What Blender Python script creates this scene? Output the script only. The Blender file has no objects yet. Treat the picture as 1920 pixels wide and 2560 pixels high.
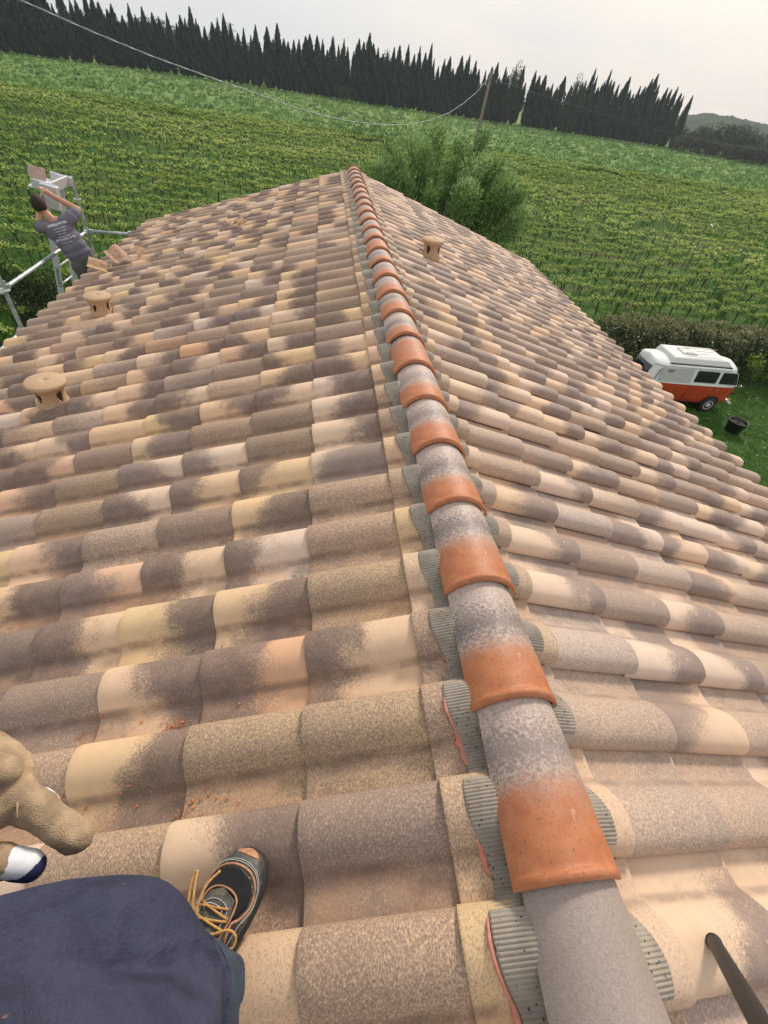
import bpy, bmesh, math, random
import numpy as np
from mathutils import Vector, Matrix, noise as mnoise
rad = math.radians
sc = bpy.context.scene
COL = sc.collection
# ------------------------------------------------------------------ camera
F_PX, PITCH, ROLL, YAW = 1108.0, .7681, .1614, .2104
CAM = np.array([-.559, 0.0, 1.239])
def cam_axes():
    cy, sy = math.cos(YAW), math.sin(YAW)
    fw = np.array([sy*math.cos(PITCH), cy*math.cos(PITCH), -math.sin(PITCH)])
    rt = np.array([cy, -sy, 0]); up = np.cross(rt, fw)
    return rt*math.cos(ROLL)+up*math.sin(ROLL), -rt*math.sin(ROLL)+up*math.cos(ROLL), fw
CR, CU, CF = cam_axes()
cd = bpy.data.cameras.new('camera'); cam = bpy.data.objects.new('camera', cd); COL.objects.link(cam)
cd.sensor_fit = 'HORIZONTAL'; cd.sensor_width = 36; cd.lens = 36*F_PX/1920
cd.clip_start = .02; cd.clip_end = 6000
cam.matrix_world = Matrix(((CR[0], CU[0], -CF[0], CAM[0]), (CR[1], CU[1], -CF[1], CAM[1]), (CR[2], CU[2], -CF[2], CAM[2]), (0, 0, 0, 1)))
sc.camera = cam
sc.view_settings.view_transform = 'Standard'; sc.view_settings.look = 'None'
sc.view_settings.exposure = 0.0; sc.view_settings.gamma = 1
sc.cycles.max_bounces = 5; sc.cycles.diffuse_bounces = 3; sc.cycles.glossy_bounces = 2
sc.cycles.transparent_max_bounces = 4; sc.cycles.volume_bounces = 0
sc.cycles.use_denoising = True
# ------------------------------------------------------------------ node helper
class NT:
    def __init__(s, tree):
        s.t = tree; s.n = tree.nodes; s.l = tree.links
    def node(s, typ, ins=None, **kw):
        n = s.n.new(typ)
        for k, v in kw.items(): setattr(n, k, v)
        if ins:
            for k, v in ins.items():
                if isinstance(v, bpy.types.NodeSocket): s.l.new(v, n.inputs[k])
                else: n.inputs[k].default_value = v
        return n
    def math(s, op, a, b=0.0, c=0.0, clamp=False):
        n = s.node('ShaderNodeMath', {0: a, 1: b, 2: c}, operation=op, use_clamp=clamp); return n.outputs[0]
    def mix(s, f, a, b, bt='MIX'):
        n = s.n.new('ShaderNodeMix'); n.data_type = 'RGBA'; n.blend_type = bt
        for i, v in ((0, f), (6, a), (7, b)):
            if isinstance(v, bpy.types.NodeSocket): s.l.new(v, n.inputs[i])
            elif i == 0: n.inputs[0].default_value = v
            else: n.inputs[i].default_value = (*v, 1) if len(v) == 3 else v
        return n.outputs[2]
    def noise(s, vec, scale, detail=3, rough=.55, out=0, dim='3D'):
        n = s.node('ShaderNodeTexNoise', {'Scale': scale, 'Detail': detail, 'Roughness': rough}, noise_dimensions=dim)
        s.l.new(vec, n.inputs['Vector']); return n.outputs[out]
    def maprange(s, v, a, b, c=0., d=1., smooth=True):
        n = s.node('ShaderNodeMapRange', {0: v, 1: a, 2: b, 3: c, 4: d}, interpolation_type='SMOOTHSTEP' if smooth else 'LINEAR')
        return n.outputs[0]
    def attr(s, name, typ='GEOMETRY'):
        return s.node('ShaderNodeAttribute', attribute_name=name, attribute_type=typ)
    def sep(s, v):
        n = s.n.new('ShaderNodeSeparateXYZ'); s.l.new(v, n.inputs[0]); return n.outputs
    def mapping(s, vec, scale=(1, 1, 1), rot=(0, 0, 0), loc=(0, 0, 0)):
        n = s.node('ShaderNodeMapping', {'Scale': scale, 'Rotation': rot, 'Location': loc}); s.l.new(vec, n.inputs[0]); return n.outputs[0]
    def ramp(s, v, stops):
        n = s.n.new('ShaderNodeValToRGB'); e = n.color_ramp.elements
        while len(e) < len(stops): e.new(.5)
        for q, (p, c) in zip(e, stops): q.position = p; q.color = (*c, 1)
        s.l.new(v, n.inputs[0]); return n.outputs[0]
def mat(name, rough=.7, color=(.5, .5, .5), metal=0., spec=.5):
    m = bpy.data.materials.new(name); m.use_nodes = True
    nt = NT(m.node_tree); b = nt.n['Principled BSDF']
    b.inputs['Base Color'].default_value = (*color, 1); b.inputs['Roughness'].default_value = rough
    b.inputs['Metallic'].default_value = metal; b.inputs['Specular IOR Level'].default_value = spec
    nt.b = b; m['_'] = 0
    return m, nt
def obco(nt): return nt.n.new('ShaderNodeTexCoord').outputs['Object']
def bump(nt, h, strength=.3, dist=.01):
    n = nt.node('ShaderNodeBump', {'Strength': strength, 'Distance': dist, 'Height': h})
    nt.l.new(n.outputs[0], nt.b.inputs['Normal'])
def setc(nt, c): nt.l.new(c, nt.b.inputs['Base Color'])
# ------------------------------------------------------------------ world + sun
SUN_EL, SUN_AZ = 37, 30          # azimuth clockwise from +Y
w = bpy.data.worlds.new('World'); sc.world = w; w.use_nodes = True
wn = NT(w.node_tree); bg = wn.n['Background']
sky = wn.node('ShaderNodeTexSky', sky_type='NISHITA', sun_disc=False, sun_elevation=rad(SUN_EL), sun_rotation=rad(SUN_AZ), dust_density=4.0, air_density=1.2)
gc = wn.n.new('ShaderNodeTexCoord').outputs['Generated']
vd = wn.node('ShaderNodeVectorMath', {0: gc, 1: (math.sin(rad(46))*.97, math.cos(rad(46))*.97, .1)}, operation='DOT_PRODUCT').outputs[1]
g0 = wn.maprange(vd, .55, 1.0)
g1 = wn.noise(wn.mapping(gc, (1, 1, 3.5)), 2.2, 4, .5)
z = wn.sep(gc)[2]
base = wn.mix(wn.maprange(z, 0.0, .75), (7.5, 7.6, 7.75), (7.9, 7.9, 8.1))
warm = wn.mix(g0, base, (9.4, 8.5, 7.5))
cl = wn.mix(wn.maprange(g1, .35, .7, 0., .75), warm, (6.9, 6.95, 7.2))
wn.l.new(wn.mix(.93, sky.outputs[0], cl), bg.inputs[0])
bg.inputs[1].default_value = .115
sd = bpy.data.lights.new('sun', 'SUN'); so = bpy.data.objects.new('sun', sd); COL.objects.link(so)
sd.energy = 3.1; sd.angle = rad(9); sd.color = (1, .9, .78)
dv = Vector((math.sin(rad(SUN_AZ))*math.cos(rad(SUN_EL)), math.cos(rad(SUN_AZ))*math.cos(rad(SUN_EL)), math.sin(rad(SUN_EL))))
so.rotation_euler = dv.to_track_quat('Z', 'Y').to_euler(); so.location = (30, 20, 60)
# ------------------------------------------------------------------ object helpers
def tag(o, label=None, cat=None, group=None, kind=None):
    if label: o['label'] = label
    if cat: o['category'] = cat
    if group: o['group'] = group
    if kind: o['kind'] = kind
    return o
def empty(name, loc=(0, 0, 0), rz=0):
    o = bpy.data.objects.new(name, None); COL.objects.link(o); o.location = loc; o.rotation_euler = (0, 0, rz); o.empty_display_size = .1
    return o
def link(name, me, m=None, parent=None, smooth=False):
    o = bpy.data.objects.new(name, me); COL.objects.link(o)
    if m is not None and not me.materials: me.materials.append(m)
    if parent is not None: o.parent = parent
    if smooth: me.polygons.foreach_set('use_smooth', [True]*len(me.polygons))
    return o
def rawmesh(name, V, Fq, attrs=None, uv=None):
    """V (n,3), Fq (m,4) or list of faces"""
    me = bpy.data.meshes.new(name)
    V = np.asarray(V, dtype=np.float32)
    if isinstance(Fq, np.ndarray):
        k = Fq.shape[1]
        me.vertices.add(len(V)); me.vertices.foreach_set('co', V.ravel())
        me.loops.add(Fq.size); me.loops.foreach_set('vertex_index', Fq.astype(np.int32).ravel())
        me.polygons.add(len(Fq)); me.polygons.foreach_set('loop_start', np.arange(0, Fq.size, k, dtype=np.int32))
        me.update(calc_edges=True)
    else:
        me.from_pydata(V.tolist(), [], Fq)
    if uv is not None:
        u = me.uv_layers.new(name='UVMap'); vi = np.zeros(len(me.loops), dtype=np.int32); me.loops.foreach_get('vertex_index', vi)
        u.data.foreach_set('uv', np.asarray(uv, dtype=np.float32)[vi].ravel())
    for k, a in (attrs or {}).items():
        a = np.asarray(a, dtype=np.float32)
        if a.shape[1] == 3: a = np.c_[a, np.ones(len(a), dtype=np.float32)]
        t = me.color_attributes.new(name=k, type='FLOAT_COLOR', domain='POINT'); t.data.foreach_set('color', a.ravel().astype(np.float32))
    me.validate()
    return me
class MB:
    def __init__(s): s.v = []; s.f = []
    def add(s, vs, fs):
        b = len(s.v); s.v += [tuple(map(float, p)) for p in vs]; s.f += [tuple(i+b for i in f) for f in fs]
    def box(s, c, d, R=None, bev=0):
        x, y, z = d[0]/2, d[1]/2, d[2]/2
        vs = [Vector(p) for p in ((-x,-y,-z),(x,-y,-z),(x,y,-z),(-x,y,-z),(-x,-y,z),(x,-y,z),(x,y,z),(-x,y,z))]
        if R is not None: vs = [R @ p for p in vs]
        s.add([p+Vector(c) for p in vs], [(0,3,2,1),(4,5,6,7),(0,1,5,4),(1,2,6,5),(2,3,7,6),(3,0,4,7)])
    def tube(s, pts, r, n=8, cap=True):
        pts = [Vector(p) for p in pts]; rs = r if isinstance(r, (list, tuple)) else [r]*len(pts)
        t0 = (pts[1]-pts[0]).normalized(); up = Vector((0, 0, 1)) if abs(t0.z) < .9 else Vector((1, 0, 0))
        vs = []; a = t0.cross(up).normalized()
        for i, p in enumerate(pts):
            t = (pts[min(i+1, len(pts)-1)]-pts[max(i-1, 0)]).normalized()
            a = (a-t*a.dot(t)).normalized(); b = t.cross(a)
            for k in range(n):
                th = 2*math.pi*k/n; vs.append(p+(a*math.cos(th)+b*math.sin(th))*rs[i])
        fs = [(i*n+k, i*n+(k+1) % n, (i+1)*n+(k+1) % n, (i+1)*n+k) for i in range(len(pts)-1) for k in range(n)]
        if cap: fs += [tuple(range(n))[::-1], tuple(range((len(pts)-1)*n, len(pts)*n))]
        s.add(vs, fs)
    def lathe(s, prof, c=(0, 0, 0), n=32, R=None, cap=True):
        vs = []
        for r, z in prof:
            for k in range(n):
                th = 2*math.pi*k/n; p = Vector((r*math.cos(th), r*math.sin(th), z))
                vs.append((R @ p if R is not None else p)+Vector(c))
        m = len(prof); fs = [(i*n+k, i*n+(k+1) % n, (i+1)*n+(k+1) % n, (i+1)*n+k) for i in range(m-1) for k in range(n)]
        if cap: fs += [tuple(range(n))[::-1], tuple(range((m-1)*n, m*n))]
        s.add(vs, fs)
    def mesh(s, name):
        me = bpy.data.meshes.new(name); me.from_pydata(s.v, [], s.f); me.validate(); return me
    def build(s, name, m, parent=None, smooth=False, bevel=0, auto=None):
        o = link(name, s.mesh(name), m, parent)
        if smooth: o.data.polygons.foreach_set('use_smooth', [True]*len(o.data.polygons))
        if auto is not None:
            o.data.polygons.foreach_set('use_smooth', [True]*len(o.data.polygons)); o.data.set_sharp_from_angle(angle=rad(auto))
        if bevel:
            b = o.modifiers.new('bevel', 'BEVEL'); b.width = bevel; b.segments = 2; b.limit_method = 'ANGLE'
        return o
def loft(rings, close=True, caps=True):
    n = len(rings[0]); V = [p for r in rings for p in r]; Fs = []
    for i in range(len(rings)-1):
        for k in range(n if close else n-1):
            Fs.append((i*n+k, i*n+(k+1) % n, (i+1)*n+(k+1) % n, (i+1)*n+k))
    if caps: Fs += [tuple(range(n))[::-1], tuple(range((len(rings)-1)*n, len(rings)*n))]
    return V, Fs
def mat_from(z_dir, y_hint=Vector((0, 0, 1))):
    z_ = Vector(z_dir).normalized(); x = Vector(y_hint).cross(z_)
    if x.length < 1e-4: x = Vector((1, 0, 0)).cross(z_)
    x.normalize(); y = z_.cross(x); return Matrix((x, y, z_)).transposed()
def blob(name, pieces, m, parent=None, voxel=.01, smooth=6, sub=0):
    """continuous body grown from tapered capsules and ellipsoids, fused by a voxel remesh"""
    bm = bmesh.new()
    for p in pieces:
        if p[0] == 'e':
            _, c, r, R = p
            M = Matrix.Translation(c) @ (R.to_4x4() if R is not None else Matrix()) @ Matrix.Diagonal((*r, 1))
            bmesh.ops.create_uvsphere(bm, u_segments=20, v_segments=14, radius=1, matrix=M)
        else:
            _, a, ra, b, rb = p; a = Vector(a); b = Vector(b)
            bmesh.ops.create_uvsphere(bm, u_segments=14, v_segments=10, radius=ra, matrix=Matrix.Translation(a))
            bmesh.ops.create_uvsphere(bm, u_segments=14, v_segments=10, radius=rb, matrix=Matrix.Translation(b))
            d = b-a; R = mat_from(d)
            bmesh.ops.create_cone(bm, cap_ends=True, segments=14, radius1=ra, radius2=rb, depth=d.length, matrix=Matrix.Translation((a+b)/2) @ R.to_4x4())
    me = bpy.data.meshes.new(name); bm.to_mesh(me); bm.free()
    o = bpy.data.objects.new(name, me); COL.objects.link(o)
    r = o.modifiers.new('r', 'REMESH'); r.mode = 'VOXEL'; r.voxel_size = voxel
    s = o.modifiers.new('s', 'SMOOTH'); s.iterations = smooth; s.factor = .5
    dg = bpy.context.evaluated_depsgraph_get(); dg.update()
    me2 = bpy.data.meshes.new_from_object(o.evaluated_get(dg)); me2.name = name
    bpy.data.objects.remove(o)
    me2.materials.clear()
    return link(name, me2, m, parent, smooth=True)
rng = np.random.default_rng(7)
random.seed(7)
G = -7.2
P17 = rad(17.2); SP, CP = math.sin(P17), math.cos(P17)
def LP(s, y, n): return np.array([-s*CP-n*SP, y, -s*SP+n*CP])      # left slope point
def RP(s, y, n): return np.array([s*CP+n*SP, y, -s*SP+n*CP])
# ================================================================== materials
def tile_material(name, pale=0.0):
    m, nt = mat(name, .78, spec=.35)
    uv = nt.n.new('ShaderNodeUVMap').outputs[0]; U, V_, _ = nt.sep(uv)
    A = nt.attr('ta'); B = nt.attr('tb')
    a = nt.sep(A.outputs['Vector']); b = nt.sep(B.outputs['Vector'])
    oc = obco(nt)
    # a: slope sign, boundary, speckle ; b: hue, pale, slant
    big = nt.noise(oc, 9, 2)
    pos = nt.math('ADD', nt.math('SUBTRACT', U, a[1]), nt.math('MULTIPLY', nt.math('SUBTRACT', V_, .35), nt.math('MULTIPLY', nt.math('SUBTRACT', b[2], .5), 1.3)))
    pos = nt.math('ADD', pos, nt.math('MULTIPLY', nt.math('SUBTRACT', big, .5), .5))
    s = nt.math('MULTIPLY', pos, nt.math('MULTIPLY', nt.math('SUBTRACT', a[0], .5), 19.0))
    s = nt.math('ADD', s, nt.math('MULTIPLY', nt.math('SUBTRACT', a[2], .5), 2.0))
    fine = nt.noise(nt.mapping(oc, (1.25, .55, .9)), 270, 3, .75)
    fine2 = nt.noise(oc, 110, 3, .7)
    grain = nt.math('ADD', nt.math('MULTIPLY', nt.math('SUBTRACT', fine, .5), 6.2), nt.math('MULTIPLY', nt.math('SUBTRACT', fine2, .5), 1.8))
    sat = nt.math('DIVIDE', s, nt.math('ADD', 1.0, nt.math('MULTIPLY', nt.math('ABSOLUTE', s), .22)))
    d = nt.maprange(nt.math('ADD', sat, grain), -1.0, 1.0)
    base = nt.ramp(b[0], [(0, (.67, .475, .25)), (.25, (.69, .45, .28)), (.5, (.68, .48, .315)), (.75, (.68, .515, .40)), (1, (.66, .37, .205))])
    base = nt.mix(nt.maprange(nt.noise(oc, 30, 3), .35, .7, 0, .22), base, (.50, .34, .235))
    dark = nt.mix(nt.maprange(nt.noise(oc, 14, 3), .35, .65), (.118, .080, .068), (.17, .116, .095))
    dark = nt.mix(nt.maprange(nt.math('ABSOLUTE', nt.math('SUBTRACT', a[0], .5)), .12, .3, .65, 0.), dark, (.225, .158, .124))
    dark = nt.mix(nt.math('MULTIPLY', b[1], .45), dark, (.34, .275, .24))
    base = nt.mix(nt.math('MULTIPLY', b[1], .45), base, (.64, .53, .45))
    dd = nt.math('MULTIPLY', d, .9)
    c = nt.mix(dd, base, dark)
    c = nt.mix(nt.math('MULTIPLY', dd, nt.maprange(nt.noise(nt.mapping(oc, (1.3, .45, .8), loc=(3, 1, 2)), 230, 2, .8), .50, .66, 0, .5)), c, (.46, .335, .26))
    # sanded coat speckle
    c = nt.mix(nt.maprange(nt.noise(oc, 330, 2, .8), .6, .74, 0, .18), c, (.62, .48, .35))
    # ochre dust and soot gathered in some pans
    pan = nt.maprange(V_, .56, .72)
    dn = nt.noise(nt.mapping(oc, (1, 1, 1), loc=(4, 9, 1)), 3.1, 4, .6)
    c = nt.mix(nt.math('MULTIPLY', pan, nt.maprange(dn, .42, .66, 0, .5)), c, (.47, .27, .15))
    dn2 = nt.noise(nt.mapping(oc, (1, 1, 1), loc=(14, 3, 1)), 4.3, 5, .65)
    c = nt.mix(nt.math('MULTIPLY', pan, nt.maprange(dn2, .52, .72, 0, .6)), c, (.13, .10, .085))
    # grime in the crease beside each roll, plus contact shade painted into the colour
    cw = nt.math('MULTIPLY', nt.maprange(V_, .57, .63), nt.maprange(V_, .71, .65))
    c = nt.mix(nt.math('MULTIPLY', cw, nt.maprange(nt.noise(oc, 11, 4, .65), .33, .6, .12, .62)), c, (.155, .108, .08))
    # white bird splashes
    sp = nt.noise(oc, 17, 5, .75); spm = nt.noise(oc, .9, 1)
    c = nt.mix(nt.math('MULTIPLY', nt.maprange(sp, .74, .77), nt.maprange(spm, .5, .56)), c, (.75, .74, .71))
    if pale:
        du = nt.math('MULTIPLY', nt.math('SUBTRACT', U, .80), .42); dvv = nt.math('MULTIPLY', nt.math('SUBTRACT', V_, .25), .16)
        dist = nt.math('SQRT', nt.math('ADD', nt.math('MULTIPLY', du, du), nt.math('MULTIPLY', dvv, dvv)))
        c = nt.mix(nt.maprange(dist, .0055, .0035, 0, .6), c, (.62, .50, .38))
    # red raw clay on the cut edges
    c = nt.mix(nt.maprange(B.outputs['Alpha'], .4, .6, 0, .8), c, (.42, .19, .10))
    if pale: c = nt.mix(pale, c, (.64, .53, .47))
    setc(nt, c)
    h = nt.math('ADD', nt.math('MULTIPLY', fine, .6), nt.math('MULTIPLY', nt.noise(oc, 420, 2, .7), .5))
    bump(nt, h, .35, .0015)
    return m
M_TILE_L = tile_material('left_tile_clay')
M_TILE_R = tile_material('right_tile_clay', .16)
def simple(name, c, rough=.7, var=.15, scale=12, metal=0, spec=.5, bumpk=0, bscale=60):
    m, nt = mat(name, rough, metal=metal, spec=spec); oc = obco(nt)
    n = nt.noise(oc, scale, 4, .6)
    lo = tuple(x*(1-var) for x in c); hi = tuple(min(1, x*(1+var)) for x in c)
    setc(nt, nt.mix(nt.maprange(n, .3, .7), lo, hi))
    if bumpk: bump(nt, nt.noise(oc, bscale, 3, .6), bumpk, .004)
    return m
# ridge tile: terracotta lip, smoky band, pale upper end
M_RIDGE, nt = mat('ridge_tile_clay', .55, spec=.4)
uv = nt.n.new('ShaderNodeUVMap').outputs[0]; U, V_, _ = nt.sep(uv)
oc = obco(nt)
pr = nt.attr('pat', 'OBJECT').outputs['Vector']; pa, pb, pc = nt.sep(pr)
uu = nt.math('ADD', U, nt.math('MULTIPLY', nt.math('SUBTRACT', nt.noise(oc, 14, 3), .5), .10))
fine = nt.noise(oc, 230, 3, .8); fine2 = nt.noise(oc, 120, 2, .7)
gr = nt.math('MULTIPLY', nt.math('SUBTRACT', fine, .5), .9)
gr2 = nt.math('MULTIPLY', nt.math('SUBTRACT', fine2, .5), 1.1)
orange = nt.mix(nt.maprange(nt.noise(oc, 25, 3), .3, .7), (.43, .145, .058), (.50, .19, .082))
palec = nt.mix(nt.maprange(fine2, .35, .65), (.55, .44, .375), (.41, .315, .27))
# U: 0 at lip -> 1 far end
m1 = nt.maprange(nt.math('ADD', nt.math('SUBTRACT', uu, pa), nt.math('MULTIPLY', gr, .5)), -.07, .09)
c = nt.mix(m1, orange, palec)
dk = nt.math('SUBTRACT', 1.0, nt.math('MULTIPLY', nt.math('ABSOLUTE', nt.math('SUBTRACT', uu, nt.math('ADD', pa, .17))), 4.6))
dk = nt.maprange(nt.math('ADD', dk, nt.math('MULTIPLY', gr2, 2.2)), .15, 1.0)
c = nt.mix(nt.math('MULTIPLY', dk, pb), c, (.165, .138, .135))
c = nt.mix(nt.math('MULTIPLY', nt.maprange(nt.noise(oc, 150, 2, .9), .61, .66), .75), c, (.12, .08, .065))
c = nt.mix(nt.math('MULTIPLY', nt.maprange(nt.noise(nt.mapping(oc, (1, .25, 1)), 60, 2, .9), .70, .73), .6), c, (.62, .40, .26))
c = nt.mix(nt.maprange(nt.noise(oc, 5, 4, .7), .48, .7, 0, .35), c, (.36, .25, .19))
c = nt.mix(nt.math('MULTIPLY', m1, pc), c, nt.mix(nt.maprange(fine, .4, .6), (.34, .285, .25), (.25, .205, .18)))
setc(nt, c); bump(nt, nt.math('ADD', nt.noise(oc, 300, 2), nt.noise(oc, 40, 2)), .12, .002)
M_FLASH, nt = mat('pleated_grey_flashing', .62, metal=.0, spec=.4); oc = obco(nt)
c = nt.mix(nt.maprange(nt.noise(oc, 12, 3), .3, .7), (.255, .215, .17), (.36, .31, .25))
ho = nt.node('ShaderNodeTexVoronoi', {'Vector': nt.mapping(oc, (1, .8, 1)), 'Scale': 70.0, 'Randomness': .9}).outputs['Distance']
c = nt.mix(nt.math('MULTIPLY', nt.maprange(ho, .20, .14), nt.maprange(nt.noise(oc, 9, 2), .36, .44)), c, (.05, .045, .04))
setc(nt, c)
M_BUTYL = simple('salmon_butyl_sealant', (.55, .21, .15), .5, .12, 40, bumpk=.5)
M_VENT = simple('sandy_vent_clay', (.47, .315, .19), .8, .10, 70, bumpk=.2, bscale=200)
M_MORTAR = simple('grey_mortar', (.33, .31, .28), .9, .2, 60, bumpk=.8)
M_WALL = simple('cream_render_wall', (.55, .46, .34), .9, .1, 3, bumpk=.3)
M_BROKEN = simple('fresh_broken_clay', (.46, .285, .175), .85, .2, 18, bumpk=.3)
M_CRUMB = simple('orange_clay_crumb', (.55, .19, .08), .9, .25, 60)
# ================================================================== HOUSE ROOF
W, EX = .25, .361
S0L, S0R, Y0L, Y0R = .60, .577, 2.06, 1.866
prof = [(-.016, .0125), (-.015, .019), (-.006, .029), (.015, .041), (.05, .0515), (.10, .059), (.17, .064), (.25, .0660), (.33, .0645), (.41, .0585), (.48, .0485), (.545, .0355),
        (.60, .0225), (.64, .0120), (.675, .0055), (.71, .0022), (.78, .0003), (.86, .0000), (.94, .0008), (1.02, .002)]
PV = np.array([p[0] for p in prof]); PH = np.array([p[1] for p in prof])
US = np.array([0, .2, .4, .6, .8, .93, .985, 1.0]); UD = np.array([0, 0, 0, 0, 0, 0, -.0004, -.0022])
TH = .017
# the look of single tiles near the ridge: M mottled, L light lip with dark head, D dark lip with light head, P plain
LOOK = {'L': {(0, 1): 'L', (0, 0): 'L', (0, -1): 'p', (0, -2): 'M', (0, -3): 'M', (0, -4): 'M', (0, -5): 'D', (0, -6): 'M', (0, -7): 'm', (0, -8): 'M', (1, -1): 'D', (1, 0): 'm', (1, -2): 'L', (1, -3): 'D',
              (1, -4): 'L', (1, -5): 'D', (1, -6): 'M', (1, -7): 'L', (1, -8): 'P', (2, -3): 'D', (2, -4): 'L', (2, -5): 'L', (2, -6): 'L', (2, -7): 'M', (2, -2): 'm', (3, -4): 'D', (3, -3): 'D', (3, -5): 'm', (3, -6): 'M'},
        'R': {(0, 0): 'M', (0, -1): 'M', (0, -2): 'D', (0, -3): 'D', (0, -4): 'D', (0, -5): 'q', (0, -6): 'M', (0, -7): 'M', (0, -8): 'D', (1, -1): 'D', (1, -2): 'q', (1, -3): 'm', (1, -4): 'm', (1, -5): 'D', (1, -6): 'L', (1, -7): 'M',
              (2, -2): 'L', (2, -3): 'q', (2, -5): 'D', (2, -4): 'D', (2, -6): 'M', (3, -4): 'M', (3, -6): 'L'}}
def field(side, s0, y0, cols, rows):
    Vs, Fs, UVs, As, Bs = [], [], [], [], []
    nv, nu = len(PV), len(US)
    f = []
    for i in range(nu-1):
        for j in range(nv-1): f.append((i*nv+j, i*nv+j+1, (i+1)*nv+j+1, (i+1)*nv+j))
    # lip faces: extra rows
    lipb = nu*nv
    for j in range(nv-1): f.append(((nu-1)*nv+j, (nu-1)*nv+j+1, lipb+j+1, lipb+j))
    # lap edge underside along v=0
    lap = lipb+nv
    for i in range(nu-1): f.append((i*nv, (i+1)*nv, lap+i+1, lap+i))
    lap2 = lap+nu
    for i in range(nu-1): f.append((lap+i, lap+i+1, lap2+i+1, lap2+i))
    f = np.array(f)
    rs = np.random.default_rng(11 if side == 'L' else 23)
    base = 0
    for c in cols:
        for r in rows:
            L = EX+.035 if c >= 0 else .125
            sl = s0+EX*c+rs.normal(0, .0030); rot = rs.normal(0, .006); dn = rs.normal(0, .0016)
            S = sl-L*(1-US); sgrid = np.repeat(S, nv); vg = np.tile(PV, nu); hg = np.tile(PH, nu)
            ug = np.repeat(US, nv); n = hg-.017*(1-ug)*(L/EX)+np.repeat(UD, nv)+dn
            # broad humps ease out slightly toward the head
            sv = np.concatenate([sgrid, S[-1]*np.ones(nv)-.001, S, S]); vv = np.concatenate([vg, PV, PV[0]*np.ones(nu)+.004, PV[0]*np.ones(nu)+.05])
            nn = np.concatenate([n, n[-nv:]-TH, n[::nv][:nu]-.0065, n[::nv][:nu]-.003])
            y = (y0+r*W - vv*W) if side == 'L' else (y0+r*W+vv*W)
            y = y+(sv-sl)*rot
            if side == 'L': P = np.c_[-sv*CP-nn*SP, y, -sv*SP+nn*CP]
            else: P = np.c_[sv*CP+nn*SP, y, -sv*SP+nn*CP]
            m = len(P)
            uu = np.concatenate([ug, np.ones(nv), US, US]); UV = np.c_[uu, vv]
            k = rs.random()
            if c < 0:
                a = (.5, .5, .15 if k < .45 else .5+.25*rs.random()); hue = rs.choice([.05, .15, .3, .45])
            elif k < .35: a = (.5+rs.normal(0, .045), rs.uniform(.3, .7), rs.uniform(.50, 1.05))      # mottled all over
            elif k < .67: a = (rs.uniform(-.1, .14), rs.uniform(.45, .75), .5+rs.normal(0, .12))       # light lip, dark head
            elif k < .95: a = (rs.uniform(.86, 1.1), rs.uniform(.35, .62), .5+rs.normal(0, .12))       # dark lip, light head
            else: a = (.5, .5, rs.uniform(-.3, .1))
            lk = LOOK[side].get((c, r))
            if lk:
                a = {'M': (.52, .5, .66), 'q': (.52, .5, .62), 'm': (.52, .5, .98), 'L': (.05, rs.uniform(.5, .68), .5), 'p': (.08, .82, .5), 'D': (.95, rs.uniform(.45, .62), .5), 'P': (.5, .5, .08)}[lk]
            if c >= 0:
                hue = rs.choice([rs.uniform(0, .2), rs.uniform(.2, .5), rs.uniform(.5, .75), rs.uniform(.85, 1)], p=[.3, .42, .22, .06])
                if side == 'R': hue = min(.8, hue+.12)
            pale = max(0, rs.normal(.12, .3)) if rs.random() < .45 else 0.
            if lk: pale = {'p': .9, 'q': .9}.get(lk, pale*.5)
            b = np.tile(np.array([hue, min(1, pale), rs.random(), 0.], dtype=np.float32), (m, 1))
            b[nu*nv:, 3] = 1.0
            Vs.append(P); Fs.append(f+base); UVs.append(UV); As.append(np.tile(np.array([*a, 1.], dtype=np.float32), (m, 1))); Bs.append(b)
            base += m
    me = rawmesh('roof_slope', np.vstack(Vs), np.vstack(Fs), {'ta': np.vstack(As), 'tb': np.vstack(Bs)}, np.vstack(UVs))
    return me
house = tag(empty('house', (0, 3.5, G)), 'two storey house under a freshly laid gable roof of mottled beige and brown clay tiles', 'house')
HOFF = Vector((0, -3.5, -G))
def hpart(o):            # parts are modelled in world coordinates: shift into the house's frame
    o.location = HOFF; return o
rowsL = range(-18, 32); rowsR = range(-18, 32)
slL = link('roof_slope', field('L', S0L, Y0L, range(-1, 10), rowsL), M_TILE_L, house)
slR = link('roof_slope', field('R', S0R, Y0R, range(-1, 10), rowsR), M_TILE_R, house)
for s_, t_ in ((slL, 'left roof slope of warm beige and brown tiles'), (slR, 'right roof slope of paler pinkish grey tiles')):
    hpart(s_); s_['label'] = t_
    s_.data.polygons.foreach_set('use_smooth', [True]*len(s_.data.polygons)); s_.data.set_sharp_from_angle(angle=rad(48))
def tile_h(side, s, y):
    """height of the tile surface above the slope plane"""
    s0, y0 = (S0L, Y0L) if side == 'L' else (S0R, Y0R)
    v = ((y0-y)/W) % 1 if side == 'L' else ((y-y0)/W) % 1
    h = np.interp(v, PV, PH); t = ((s-s0)/EX) % 1
    return h-.014*(1-t)
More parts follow.
